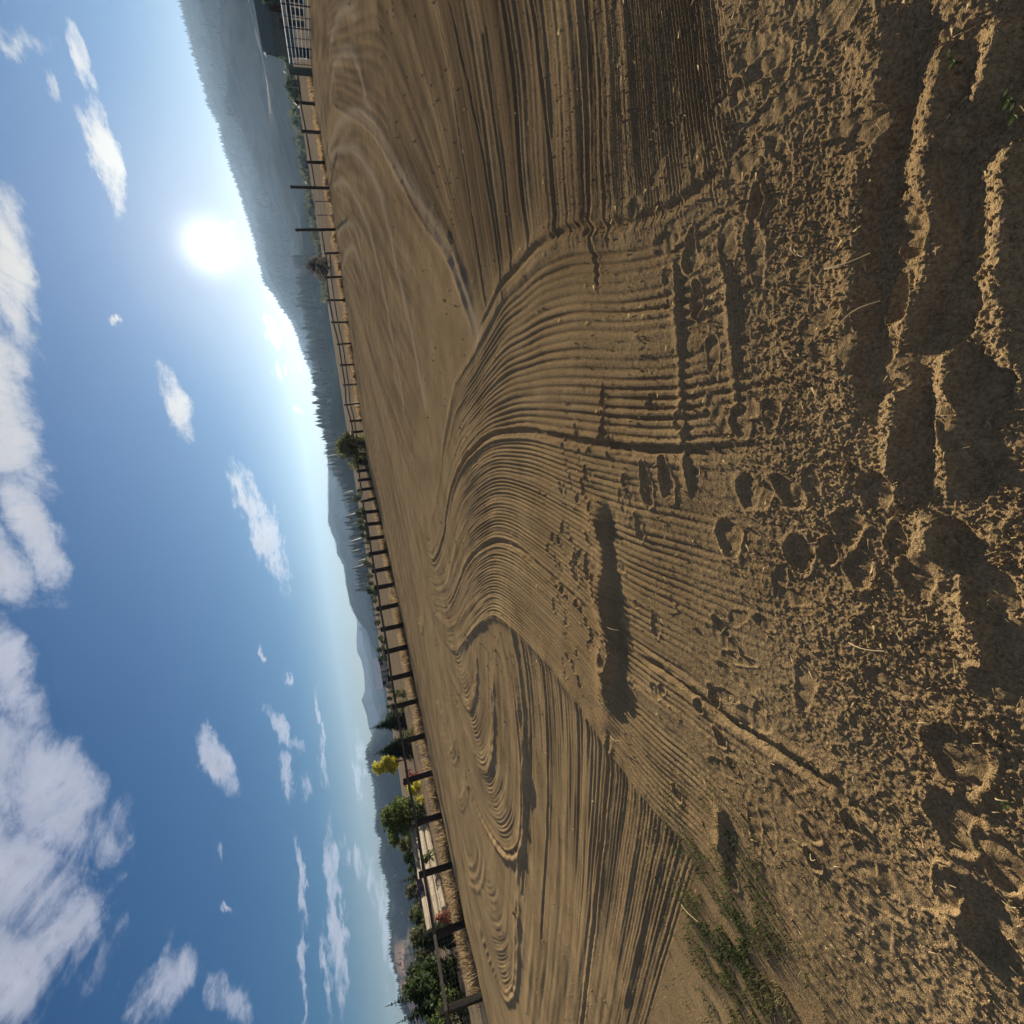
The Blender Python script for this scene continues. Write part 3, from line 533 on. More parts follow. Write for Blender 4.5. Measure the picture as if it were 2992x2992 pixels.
# loose banks and scrapes near the camera; their shadow side faces left and towards the camera
def bank(nm, h, wf, wn, hollow, hw):
    p = list(LN[nm])
    if p[0][0] < p[-1][0]: p = p[::-1]          # run right to left: the line's left is then the near side
    ridge([(x, y) for x, y in p], h, wn, wf, 0, 0)
    ridge([(x-.01, y-.03-hw*.6) for x, y in p], -hollow, hw, hw, 0, 0)
bank('crest', .036, .15, .035, .014, .10)
ridge([(x-.2, y+.12) for x, y in LN['crest'][1:8]], .016, .12, .16)
for nm, h, wf, wn, ho, hw in (('C1', .020, .08, .03, .016, .07), ('C2', .030, .05, .03, .016, .05), ('C3', .030, .04, .03, .02, .06), ('C4', .026, .04, .03, .014, .05), ('C5', .03, .04, .03, .02, .06), ('C6', .03, .05, .03, .02, .07), ('C7', .028, .05, .03, .014, .05), ('C8', .024, .05, .03, .015, .05), ('T1', .011, .03, .014, .003, .03), ('T2', .010, .03, .014, .003, .03), ('T3', .018, .05, .02, .006, .05)):
    bank(nm, h, wf, wn, ho, hw)
# shoe prints and hoof holes
def print_at(x1, y1, x2, y2, wid, depth):
    cx, cy = (x1+x2)/2, (y1+y2)/2; L = math.hypot(x2-x1, y2-y1); hl = max(L/2, wid*.6); dx, dy = ((x2-x1)/L, (y2-y1)/L) if L > 1e-6 else (1, 0)
    r = hl+wid
    m = np.nonzero((np.abs(X-cx) < r*1.5) & (np.abs(Y-cy) < r*1.5))
    u = (X[m]-cx)*dx+(Y[m]-cy)*dy; v = -(X[m]-cx)*dy+(Y[m]-cy)*dx
    wv = wid/2*(1+.18*np.sin(u/hl*2.2))
    jit = 1+.16*perlin((X[m]/.05).astype(np.float32), (Y[m]/.05).astype(np.float32), 8)
    q = np.sqrt((u/hl)**2+(v/wv)**2)*jit
    fl = sst(q, 1.08, .82); rim = np.exp(-((q-1.16)/.16)**2)
    flat = np.median(H[m][q < 1]) if (q < 1).any() else 0
    tread = .0022*np.sin(u/.011+.8*np.sin(v/.02))*fl
    H[m] = H[m]*(1-fl*.8)+(flat-depth+tread)*fl*.8+rim*depth*.45
    rough[m] = rough[m]*(1-fl*.9)
for a in SHOE:
    L = math.hypot(a[2]-a[0], a[3]-a[1]); print_at(*a, max(.07, min(.11, L*.5)), .012 if a[1] > 2.2 else .011)
for x, y, r in HOLE: print_at(x-r, y, x+r, y, r*2.0, .011 if r > .06 else .008)
for k in range(70):
    x = rng.uniform(-1.9, 1.5); y = rng.uniform(.7, 1.9)+abs(x)*.25; a = rng.uniform(-.6, .6)+(pi/2 if rng.rand() < .6 else 0); L = rng.uniform(.05, .13)
    print_at(x-cos(a)*L, y-sin(a)*L, x+cos(a)*L, y+sin(a)*L, rng.uniform(.05, .10), rng.uniform(.002, .005))
for k in range(60):
    x = rng.uniform(-1.5, .6); y = rng.uniform(2.6, 4.3); a = rng.uniform(0, pi); L = rng.uniform(.03, .09)
    print_at(x-cos(a)*L, y-sin(a)*L, x+cos(a)*L, y+sin(a)*L, rng.uniform(.04, .08), rng.uniform(.003, .007))
# trampled foreground
tr = sst(Y+.15*perlin(x32/.3, y32/.3, 12), 2.3, 1.35)
tr = np.maximum(tr, sst(-(X+.55*Y-.3)+.2*perlin(x32/.4, y32/.4, 13), .0, .6)*sst(RR, 3.6, 2.6)*.7)
tr = np.maximum(tr, sst(np.abs(Y-3.1-.25*X*0+.2*X)+.3*perlin(x32/.5, y32/.5, 14), .6, .1)*sst(X, .9, .3)*sst(X, -2.2, -1.6)*.6)
rough = np.maximum(rough, tr*.95*np.clip(rough*6, 0, 1))
H += tr*.006*perlin(x32/.24, y32/.24, 15)*lodf(.24)
# crumbs and clods
for lam, am, sd in ((.085, .0014, 16), (.042, .0020, 17), (.022, .0029, 18), (.012, .0034, 19)):
    n = perlin(x32/lam, y32/lam, sd); n2 = perlin(x32/(lam*2.3)+9.1, y32/(lam*2.3), sd+20)
    H += rough*am*(np.maximum(n, -.12)*1.5+.5*n2)*lodf(lam)
for lam, am, sd in ((.16, .0035, 46), (.4, .006, 47)):
    H += (.25+rough)*am*.5*perlin(x32/lam, y32/lam, sd)*lodf(lam)
# scattered hollows further out
for k in range(26):
    x, y = rng.uniform(-7, -1), rng.uniform(8, 20); r = rng.uniform(.04, .08); print_at(x-r, y, x+r, y, r*1.6, .012)
# the field outside the arena fence
arena = np.array([(-30, -40), (-24.5, 4)]+[(p[0], p[1]) for p in LEFT_POSTS]+[(p[0], p[1]) for p in FAR_POSTS]+[(32.8, 36.6), (27.9, 27.3), (20, 12), (16, -40)])
inside = np.zeros(X.shape, bool); j = len(arena)-1
for i in range(len(arena)):
    xi, yi = arena[i]; xj, yj = arena[j]
    c = ((yi > Y) != (yj > Y)) & (X < (xj-xi)*(Y-yi)/(yj-yi+1e-12)+xi); inside ^= c; j = i
edge_d = np.full(X.shape, 1e9)
for i in range(len(arena)-1):
    a, b = arena[i], arena[i+1]; d = b-a; t = np.clip(((X-a[0])*d[0]+(Y-a[1])*d[1])/(d@d), 0, 1)
    edge_d = np.minimum(edge_d, np.hypot(X-a[0]-d[0]*t, Y-a[1]-d[1]*t))
FIELD = np.where(inside, 0., sst(edge_d, -.1, .5))
FIELD = np.maximum(FIELD, np.where(inside, sst(edge_d, .35, .05)*.55, 0))
H = np.where(inside, H, BASE*.5+.04*perlin(x32/2., y32/2., 33)+.10*perlin(x32/14., y32/14., 34)*sst(edge_d, 0, 6))
H += np.where(inside, .10*np.exp(-((edge_d-.75)/.35)**2)*sst(RR, 12, 16)*.6, 0)   # low bank of pushed-up dirt along the fence
H = np.where(RR > 300, H*0, H)
V = np.stack([X, Y, H], -1).reshape(-1, 3)
i0 = (np.arange(NR-1)[:, None]*NC+np.arange(NC-1)[None, :]).ravel()
F = np.stack([i0, i0+NC, i0+NC+1, i0+1], 1)
ground = fast_mesh('ground', V, F, M['soil'], True)
for nm, arr in (('shade_damp', SHADE_DAMP), ('field', FIELD), ('dry', DRY)):
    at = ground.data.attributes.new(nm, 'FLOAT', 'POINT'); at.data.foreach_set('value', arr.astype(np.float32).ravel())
tag(ground, kind='structure')
def gz(x, y):
    r = math.hypot(x, y); a = math.atan2(x, y); d = math.degrees(math.atan2(EYE, r))
    i = int(np.argmin(np.abs(dep-d))); k = int(np.argmin(np.abs(azd-a))); return float(H[i, k])

# loose clods on the surface
def clods(n, far=False):
    d = rng.uniform(3.2, 14, n) if far else rng.uniform(6, 62, n); a = np.radians(rng.uniform(-58, 58, n)); r = EYE/np.tan(np.radians(d)); x, y = r*np.sin(a), r*np.cos(a)
    keep = ((r < 26) & (y > .35*np.abs(x)) & (rng.rand(n) < .5)) if far else (r < 9) & (np.array([rough[int(np.argmin(np.abs(dep-dd))), int(np.argmin(np.abs(azd-aa)))] for dd, aa in zip(d, a)]) > rng.uniform(.1, .9, n))
    x, y = x[keep], y[keep]; n = len(x)
    s = np.exp(rng.normal(-4.5 if far else -5.6, .35 if far else .42, n)); z = np.array([gz(p, q) for p, q in zip(x, y)])
    oc = np.array([(1, 0, 0), (0, 1, 0), (-1, 0, 0), (0, -1, 0), (0, 0, 1), (0, 0, -.6)], float)
    f = np.array([(0, 1, 4), (1, 2, 4), (2, 3, 4), (3, 0, 4), (1, 0, 5), (2, 1, 5), (3, 2, 5), (0, 3, 5)])
    v = oc[None]*(1+rng.uniform(-.35, .35, (n, 6, 1)))*s[:, None, None]
    th = rng.rand(n)*2*pi; c_, s_ = np.cos(th)[:, None], np.sin(th)[:, None]
    vx = v[..., 0]*c_-v[..., 1]*s_; vy = v[..., 0]*s_+v[..., 1]*c_
    v = np.stack([vx+x[:, None], vy+y[:, None], v[..., 2]+z[:, None]+s[:, None]*.3], -1).reshape(-1, 3)
    return tag(fast_mesh('soil_clods', v, (f[None]+6*np.arange(n)[:, None, None]).reshape(-1, 3), M['soil'], False), kind='stuff')
clods(16000); clods(1000, True)

# ------------------------------------------------------------------ blades of grass and straw
def blades(name, xs, ys, hts, wid, lean, mat, zs=None, parent=None):
    n = len(xs); th = rng.rand(n)*2*pi; dx, dy = np.cos(th), np.sin(th); ph = rng.rand(n)*2*pi; le = hts*rng.uniform(.1, lean, n)
    lx, ly = np.cos(ph)*le, np.sin(ph)*le; z = np.zeros(n) if zs is None else zs
    v = np.zeros((n, 5, 3))
    v[:, 0] = np.stack([xs-dx*wid, ys-dy*wid, z-.01], 1); v[:, 1] = np.stack([xs+dx*wid, ys+dy*wid, z-.01], 1)
    v[:, 2] = np.stack([xs-dx*wid*.7+lx*.35, ys-dy*wid*.7+ly*.35, z+hts*.55], 1); v[:, 3] = np.stack([xs+dx*wid*.7+lx*.35, ys+dy*wid*.7+ly*.35, z+hts*.55], 1)
    v[:, 4] = np.stack([xs+lx, ys+ly, z+hts], 1)
    f = np.array([(0, 1, 3), (0, 3, 2), (2, 3, 4)])
    return fast_mesh(name, v.reshape(-1, 3), (f[None]+5*np.arange(n)[:, None, None]).reshape(-1, 3), mat, False, parent)
def poly_point(P, t):
    i = min(int(t*(len(P)-1)), len(P)-2); f = t*(len(P)-1)-i; a, b = P[i], P[i+1]; return a[0]+(b[0]-a[0])*f, a[1]+(b[1]-a[1])*f
# dry grass growing along and behind the fences
xs, ys, hs = [], [], []
for P, n, dmax in ((LEFT_POSTS, 20000, 7.), (FAR_POSTS, 7000, 7.)):
    c0 = rng.rand(n//45); cd_ = rng.rand(n//45)**1.6*dmax; ch_ = rng.uniform(.5, 1.6, n//45)
    for k in range(n):
        j = rng.randint(len(c0)); t = np.clip(c0[j]+rng.normal(0, .006), 0, .9999); x, y = poly_point(P, t); d = abs(cd_[j]+rng.normal(0, .18))+.12
        r = math.hypot(x, y); xs.append(x+x/r*d+rng.normal(0, .12)); ys.append(y+y/r*d+rng.normal(0, .12)); hs.append(rng.uniform(.10, .40)*(1-.05*d)*ch_[j])
tag(blades('dry_grass', np.array(xs), np.array(ys), np.array(hs), .022, .8, M['dead_grass']), kind='stuff')
# low weeds in the shade right under the left fence
xs, ys, hs = [], [], []
for k in range(3500):
    x, y = poly_point(LEFT_POSTS, rng.rand()*.9999); r = math.hypot(x, y); d = rng.normal(.0, .09)-.12
    xs.append(x+x/r*d); ys.append(y+y/r*d); hs.append(rng.uniform(.03, .13))
tag(blades('weeds', np.array(xs), np.array(ys), np.array(hs), .012, .8, M['leaf_olive']), kind='stuff')
# the patch of short grass at the arena's near left edge
n = 8000; gx_ = rng.normal(-2.55, .42, n); gy_ = rng.normal(2.32, .30, n)
kp = perlin((gx_/.22).astype(np.float32), (gy_/.22).astype(np.float32), 71)+.5*perlin((gx_/.07).astype(np.float32), (gy_/.07).astype(np.float32), 72) > -.05; gx_, gy_ = gx_[kp], gy_[kp]
tag(blades('short_grass', gx_, gy_, rng.uniform(.008, .034, len(gx_)), .0030, 1.6, M['grass'], np.array([gz(a, b) for a, b in zip(gx_, gy_)])), kind='stuff')
# short straw litter
n = 900; a = np.radians(rng.uniform(-55, 55, n)); r = EYE/np.tan(np.radians(rng.uniform(14, 60, n))); lx, ly = r*np.sin(a), r*np.cos(a)
sv, sf = [], []
for x, y in zip(lx, ly):
    L = random.uniform(.005, .02); t = random.uniform(0, 2*pi); z = gz(x, y)+.004; wd_ = .0008; c, s = cos(t), sin(t); k = len(sv)
    sv += [(x-c*L-s*wd_, y-s*L+c*wd_, z), (x-c*L+s*wd_, y-s*L-c*wd_, z), (x+c*L+s*wd_, y+s*L-c*wd_, z+random.uniform(0, .01)), (x+c*L-s*wd_, y+s*L+c*wd_, z+random.uniform(0, .01)), (x, y, z+.006)]
    sf += [(k, k+1, k+4), (k+1, k+2, k+4), (k+2, k+3, k+4), (k+3, k, k+4)]
tag(mesh_obj('straw_litter', sv, sf, M['straw']), kind='stuff')

# ------------------------------------------------------------------ fences
def post(parent, x, y, h, wd_, rz, mat, name='post', lean=0.):
    m = MB(); m.box((0, 0, h/2-.1), (wd_, wd_, h+.2), 0, wd_*.05)
    o = m.build(name, mat, parent); o.location = (x, y, 0); o.rotation_euler = (random.uniform(-.035, .035), random.uniform(-.035, .035), rz+random.uniform(-.12, .12)); return o
def fence(name, label, posts, width, rail_zs, mesh_h, group=None):
    f = empty(name, (posts[0][0], posts[0][1], 0)); tag(f, label, 'fence', group)
    ox, oy = posts[0][0], posts[0][1]
    for i, (x, y, h) in enumerate(posts):
        q = posts[min(i+1, len(posts)-1)]; p = posts[max(i-1, 0)]; rz = math.atan2(q[1]-p[1], q[0]-p[0])
        post(f, x-ox, y-oy, h, width, rz, M['tarred_timber'])
    for (a, b) in zip(posts[:-1], posts[1:]):
        ax, ay, bx, by = a[0]-ox, a[1]-oy, b[0]-ox, b[1]-oy; rz = math.atan2(by-ay, bx-ax); L = math.hypot(bx-ax, by-ay)
        r = math.hypot((a[0]+b[0])/2, (a[1]+b[1])/2); nx, ny = -(a[0]+b[0])/2/r, -(a[1]+b[1])/2/r; off = width/2+.03
        for zf in rail_zs:
            za, zb = a[2]*zf, b[2]*zf; m = MB(); m.box((0, 0, 0), (L-.006, .05, .11 if zf > .6 else .085))
            o = m.build('rail', M['rail_timber'], f); o.location = ((ax+bx)/2+nx*off, (ay+by)/2+ny*off, (za+zb)/2); o.rotation_euler = (0, -math.atan2(zb-za, L), rz)
        if mesh_h:
            m = MB(); t = .0028
            for k in range(9):
                z = .08+k*(mesh_h*a[2]-.1)/8; m.tube((-L/2, 0, z), (L/2, 0, z), t, n=3, cap=False)
            for k in range(int(L/.15)): m.tube((-L/2+.15*k+.05, 0, .05), (-L/2+.15*k+.05, 0, mesh_h*a[2]), t, n=3, cap=False)
            o = m.build('wire_mesh', M['wire'], f); o.location = ((ax+bx)/2-nx*off*.8, (ay+by)/2-ny*off*.8, 0); o.rotation_euler = (0, 0, rz)
    return f
p0, p1 = LEFT_POSTS[0], LEFT_POSTS[1]
before = [(p0[0]+(p0[0]-p1[0])*k*1.15-.25*k, p0[1]+(p0[1]-p1[1])*k*1.0, 1.38) for k in (3, 2, 1)]
fence('timber_fence', 'dark timber fence with top rail and wire mesh along the left of the arena', before+LEFT_POSTS, .19, (.85,), .82)
tall = [i for i, p in enumerate(FAR_POSTS) if p[2] > 2]
near_corner = FAR_POSTS[0]
lk = [tuple(LEFT_POSTS[-1][i]+(FAR_POSTS[0][i]-LEFT_POSTS[-1][i])*f for i in range(3)) for f in (.36, .68)]
fence('timber_fence', 'thin two-railed dark fence across the far end, right of the corner bush', lk+FAR_POSTS[:tall[0]], .15, (.86, .60), 0)
fence('timber_fence', 'short dark fence of one high rail between the tall gate and the pipe pen', FAR_POSTS[tall[1]+1:-1], .16, (.75,), 0)
# single rails that tie the last posts to the gate posts
def gate():
    a, b = FAR_POSTS[tall[0]], FAR_POSTS[tall[1]]
    g = empty('wire_gate', (a[0], a[1], 0)); tag(g, 'wire gate hung between two tall dark posts in the far fence', 'gate')
    post(g, 0, 0, a[2], .15, .4, M['tarred_timber'], 'gate_post'); post(g, b[0]-a[0], b[1]-a[1], b[2], .15, .4, M['tarred_timber'], 'gate_post')
    dx, dy = b[0]-a[0], b[1]-a[1]; L = math.hypot(dx, dy); rz = math.atan2(dy, dx)
    for z in (.25, .55, .85, 1.12):
        m = MB(); m.tube((.12, 0, z), (L-.12, 0, z-.02), .012, n=5); o = m.build('gate_wire', M['wire'], g); o.rotation_euler = (0, 0, rz)
    for k in (.35, .68):
        m = MB(); m.box((L*k, 0, .58), (.05, .04, 1.2)); o = m.build('gate_stay', M['rail_timber'], g); o.rotation_euler = (0, 0, rz)
    # rails from the gate posts to the fences either side
    for q, e in ((FAR_POSTS[tall[0]-1], a), (FAR_POSTS[tall[1]+1], b)):
        ex, ey = q[0]-e[0], q[1]-e[1]; l = math.hypot(ex, ey)
        m = MB(); m.box((0, 0, 0), (l-.22, .05, .10)); o = m.build('side_rail', M['rail_timber'], g); o.location = ((q[0]+e[0])/2-a[0], (q[1]+e[1])/2-a[1], 1.0); o.rotation_euler = (0, 0, math.atan2(ey, ex))
gate()

# pipe pen at the far right
PA, PB = (32.2, 36.0), (26.2, 24.6)
def pipe_pen():
    dx, dy = PB[0]-PA[0], PB[1]-PA[1]; L = math.hypot(dx, dy); rz = math.atan2(dy, dx); n = 4
    for k in range(n):
        p = empty('pipe_panel', (PA[0]+dx*k/n, PA[1]+dy*k/n, 0), rz); l = L/n-.08
        tag(p, ('pale seven-bar pipe panel at the far end of the pen, beside the thick corner post', 'second pale seven-bar pipe panel from the thick corner post', 'third pale seven-bar pipe panel from the thick corner post', 'pale seven-bar pipe panel running out of the top of the picture')[k], 'pen panel', 'pipe panels of the pen')
        for j in range(7):
            z = .14+j*.215; m = MB(); m.tube((0, 0, z), (l, 0, z), .022, n=7); m.build('rail', M['pale_pipe'], p)
        for x in (0, l/2, l):
            m = MB(); m.tube((x, .0, 0), (x, 0, 1.46), .024, n=6); m.build('upright', M['dark_plastic'], p)
pipe_pen()
# plank fence with black posts behind the pen
def pen_back():
    a = np.array((35.5, 36.5)); b = np.array((32.5, 25.2)); f = empty('plank_fence', (a[0], a[1], 0)); tag(f, 'grey plank fence on short black posts behind the pipe pen', 'fence')
    d = b-a; L = np.hypot(*d); rz = math.atan2(d[1], d[0])
    for k in range(11):
        q = d*k/10; post(f, q[0], q[1], 1.75+.45*(k % 3 == 1), .26, rz, M['tarred_timber'])
    for z, hgt in ((1.28, .24),):
        for k in range(5):
            m = MB(); m.box((L*(k+.5)/5, 0, z), (L/5-.02, .06, hgt)); o = m.build('plank', M['grey_plank'], f)
            o.rotation_euler = (0, 0, rz); o.location = (-.18*cos(rz-pi/2)*-1, -.18*sin(rz-pi/2)*-1, 0)
    return f
pen_back()
cx, cy, ch = FAR_POSTS[-1]
cp = empty('corner_post', (cx, cy, 0)); tag(cp, 'thick dark corner post where the far fence meets the pipe pen', 'post')
m = MB(); m.box((0, 0, .68), (.34, .34, 1.56), .3, .01); m.build('trunk', M['drum_paint'], cp)
m = MB(); m.box((0, 0, 1.50), (.38, .38, .06), .3); m.build('cap', M['dark_plastic'], cp)
dr = empty('feed_drum', (cx+.45, cy-1.0, 0)); tag(dr, 'dark dented feed drum standing beside the thick corner post', 'drum')
m = MB(); m.lathe([(.29, 0), (.30, .03), (.29, .30), (.305, .32), (.29, .34), (.29, .62), (.305, .64), (.29, .66), (.29, .90), (.30, .92)], 16); m.build('barrel', M['dark_plastic'], dr, True)
m = MB(); m.lathe([(.30, .92), (.31, .93), (.31, .95), (.27, .955)], 16); m.build('lid', M['white_metal'], dr)
lastp = FAR_POSTS[-2]
hr = empty('fence_rail', ((cx+lastp[0])/2, (cy+lastp[1])/2, 1.02), math.atan2(cy-lastp[1], cx-lastp[0])); tag(hr, 'single dark rail joining the short fence to the thick corner post', 'rail')
m = MB(); m.box((0, 0, 0), (math.hypot(cx-lastp[0], cy-lastp[1])-.4, .05, .10)); m.build('board', M['rail_timber'], hr)
m = MB(); m.box((0, 0, .55), (.04, .05, 1.0)); m.build('wire_stay', M['wire'], hr)

# ------------------------------------------------------------------ trees and shrubs
def leaf_cloud(pts, size, flat=.0, jit=.5):
    n = len(pts); pts = np.asarray(pts); v = np.zeros((n, 4, 3)); a = rng.normal(size=(n, 3)); a /= np.linalg.norm(a, axis=1)[:, None]
    b = rng.normal(size=(n, 3)); b -= a*(a*b).sum(1)[:, None]; b /= np.linalg.norm(b, axis=1)[:, None]
    s = size*rng.uniform(1-jit, 1+jit, (n, 1))
    v[:, 0] = pts-a*s; v[:, 1] = pts-b*s*.55; v[:, 2] = pts+a*s; v[:, 3] = pts+b*s*.55
    return v.reshape(-1, 3), np.arange(4*n).reshape(n, 4)
def broadleaf(name, h, wdt, nl, mat, loc=(0, 0, 0), trunk=True, lf=.12, low=.18, shape=1.):
    root = empty(name, loc); clumps = []
    nc = 20 if name == 'yellow_tree' else 15 if wdt < 3.2 else 18
    for k in range(nc):
        t = rng.uniform(low, 1) if k else .95; prof = (sin(pi*min(1, (t-low*.5)/(1-low*.5)*.92+.08))**.6)*(1 if shape >= 1 else (1-.55*t))
        a = rng.rand()*2*pi; rr = wdt/2*prof*rng.uniform(.25, .85); clumps.append((rr*cos(a), rr*sin(a), h*t*.92, wdt*rng.uniform(.11, .25)))
    P = []
    for k in range(nl):
        c = clumps[rng.randint(nc)]; d = rng.normal(size=3); d /= np.linalg.norm(d); r = c[3]*rng.uniform(.35, 1.08)
        P.append((c[0]+d[0]*r, c[1]+d[1]*r, max(.02, c[2]+d[2]*r*.8)))
    v, f = leaf_cloud(P, lf); fast_mesh('crown', v, f, mat, False, root)
    m = MB(); m.tube((0, 0, -.1), (rng.normal(0, .05), 0, h*.35), max(.03, h*.022), h*.015, 7)
    for c in clumps[:6]: m.tube((0, 0, h*rng.uniform(.15, .35)), (c[0]*.8, c[1]*.8, c[2]), h*.011, h*.004, 5)
    m.build('trunk', M['bark'], root)
    return root
def conifer(name, h, wdt, tiers, mat, loc=(0, 0, 0), per=26):
    root = empty(name, loc); V, Fq = [], []
    for t in range(tiers):
        f = t/(tiers-1); z = h*(.06+.92*f); rr = wdt/2*(1-f)**.85+.02*h*.2
        nb = max(5, int(per*(1-f)**.7))
        for k in range(nb):
            a = 2*pi*(k+rng.rand()*.9)/nb; L = rr*rng.uniform(.65, 1.12); dz = -L*rng.uniform(.15, .55); w_ = L*rng.uniform(.22, .36)+.03
            c, s = cos(a), sin(a); b = len(V); z0 = z+rng.normal(0, h*.012)
            V += [(0, 0, z0), (c*L*.6-s*w_, s*L*.6+c*w_, z0+dz*.5-.02*h*rng.rand()), (c*L, s*L, z0+dz), (c*L*.6+s*w_, s*L*.6-c*w_, z0+dz*.5-.02*h*rng.rand())]
            Fq.append((b, b+1, b+2)); Fq.append((b, b+2, b+3))
    b = len(V); V += [(-.01*h, 0, h*.95), (.01*h, 0, h*.95), (0, 0, h*1.03)]; Fq.append((b, b+1, b+2))
    fast_mesh('crown', np.array(V), np.array(Fq), mat, False, root)
    m = MB(); m.tube((0, 0, -.1), (0, 0, h*.97), h*.018, h*.003, 6); m.build('trunk', M['bark'], root)
    return root
def copy_tree(src, loc, rz, sc):
    c = src.copy(); COL.objects.link(c); c.location = loc; c.rotation_euler = (0, 0, rz); c.scale = sc
    for ch in src.children:
        d = ch.copy(); COL.objects.link(d); d.parent = c
    return c
def at(az, r): return (r*sin(R_(az)), r*cos(R_(az)), 0)
def hgt(el, r): return EYE+r*tan(R_(el))
tag(broadleaf('round_bush', 2.2, 3.9, 4800, M['leaf_olive'], at(9.6, 49.5), lf=.11, low=.05), 'big rounded dark green bush growing at the far corner of the fence', 'bush')
tag(broadleaf('small_bush', .75, 1.3, 700, M['leaf_olive'], at(7.9, 47.8), lf=.07, low=.1), 'small greyish weed clump just left of the big corner bush', 'bush')
tag(broadleaf('yellow_tree', 4.1, 2.7, 4200, M['leaf_yellow'], at(-23.2, 62), lf=.11, low=.28, shape=.8), 'small bright yellow tree standing beyond the left fence', 'tree')
tag(conifer('dark_fir', 3.7, 2.9, 20, M['needle_dark'], at(-19.6, 58), 30), 'dark pointed evergreen standing alone to the right of the yellow tree', 'tree')
tag(conifer('dark_fir', 3.5, 3.6, 20, M['needle_dark'], at(-22.0, 54), 30), 'broad dark evergreen touching the yellow tree', 'tree')
tag(broadleaf('small_bush', 1.05, 1.0, 500, M['leaf_green'], at(-17.1, 44), lf=.07, low=.05), 'little upright green bush alone in the dry grass right of the evergreens', 'bush')
tag(broadleaf('small_bush', .8, 1.5, 600, M['leaf_olive'], at(-18.2, 45), lf=.06, low=.05), 'thin olive weeds beside the fence post right of the dark evergreen', 'bush')
tag(broadleaf('small_bush', .9, 1.3, 500, M['leaf_olive'], at(-21.1, 40), lf=.06, low=.05), 'low dark weeds in front of the broad evergreen', 'bush')
tag(broadleaf('red_shrub', 1.2, 1.5, 1100, M['leaf_red'], at(-25.2, 47), lf=.075, low=.1), 'crimson shrub seen through the left fence', 'shrub')
tag(broadleaf('yellow_shrub', 1.0, 1.5, 900, M['leaf_yellow'], at(-26.0, 45), lf=.075, low=.05), 'yellow leafy shrub between the crimson shrub and the green tree', 'shrub')
tag(broadleaf('green_tree', 3.1, 4.2, 5200, M['leaf_green'], at(-27.6, 46), lf=.12, low=.06), 'bushy bright green tree behind the left fence', 'tree')
tag(broadleaf('green_tree', 3.3, 3.2, 2600, M['leaf_green'], at(-29.2, 54), lf=.12, low=.06), 'taller pale green tree at the left shoulder of the bushy green tree', 'tree')
tag(broadleaf('yellow_shrub', .6, .7, 260, M['leaf_yellow'], at(-27.0, 43.2), lf=.06, low=.05), 'tiny orange-yellow plant in front of the bushy green tree', 'shrub')
tag(broadleaf('small_bush', 1.0, .9, 420, M['leaf_green'], at(-31.8, 39), lf=.06, low=.05), 'yellow-green weed growing up in front of the stacked logs', 'bush')
tag(broadleaf('red_shrub', .85, .9, 480, M['leaf_rust'], at(-36.4, 34.5), lf=.06, low=.08, shape=.6), 'pinkish dried shrub in front of the left end of the logs', 'shrub')
tag(conifer('dark_fir', 2.6, 2.4, 14, M['needle_dark'], at(-37.6, 37), 24), 'squat dark evergreen just left of the logs', 'tree')
tag(conifer('dark_fir', 4.2, 2.5, 20, M['needle_dark'], at(-40.6, 42), 28), 'narrow dark evergreen poking above the left fence rail', 'tree')
tag(conifer('dark_fir', 3.7, 2.4, 18, M['needle_dark'], at(-41.8, 41), 28), 'narrow dark evergreen next to the leftmost tree', 'tree')
tag(broadleaf('green_tree', 3.0, 2.6, 2200, M['leaf_dark'], at(-40.2, 38), lf=.11, low=.05), 'dense green bush at the feet of the narrow evergreens', 'bush')
tag(broadleaf('green_tree', 4.4, 3.3, 3600, M['leaf_dark'], at(-45.2, 38), lf=.12, low=.08), 'round dark leafy tree at the left edge of the view', 'tree')
tag(broadleaf('green_tree', 2.0, 3.0, 1500, M['leaf_green'], at(-43.0, 36), lf=.09, low=.05), 'low green bush between the leftmost tree and the evergreens', 'bush')
tag(broadleaf('round_tree', 3.3, 4.4, 1500, M['leaf_dusk'], at(26.9, 95), lf=.17, low=.15), 'round brownish tree far beyond the fence under the sun', 'tree')
# the line of trees along the far side of the field, each one standing on its own
proto = [broadleaf('field_tree', 3.4, 3.6, 900, M['leaf_olive'], (0, 0, 0), lf=.20, low=.1), conifer('field_fir', 4.2, 2.4, 13, M['needle_grey'], (0, 0, 0), 16), broadleaf('field_tree', 2.6, 4.2, 900, M['leaf_dark'], (0, 0, 0), lf=.20, low=.05)]
used = [False]*3
spots = []
for k in range(34):   # from the corner bush leftwards to the evergreens
    az = 5-k*.72+rng.uniform(-.25, .25); spots.append((az, rng.uniform(105, 150), rng.choice([0, 2, 2, 1], p=[.42, .25, .18, .15]), rng.uniform(.35, .75)))
for k in range(34):   # thicker belt behind the logs
    az = -28.5-k*.50+rng.uniform(-.2, .2); spots.append((az, rng.uniform(80, 120), rng.choice([0, 1, 2], p=[.3, .45, .25]), rng.uniform(.6, 1.0)))
ORD = 'first second third fourth fifth sixth seventh eighth ninth tenth eleventh twelfth thirteenth fourteenth fifteenth sixteenth seventeenth eighteenth nineteenth twentieth'.split()
count = {}
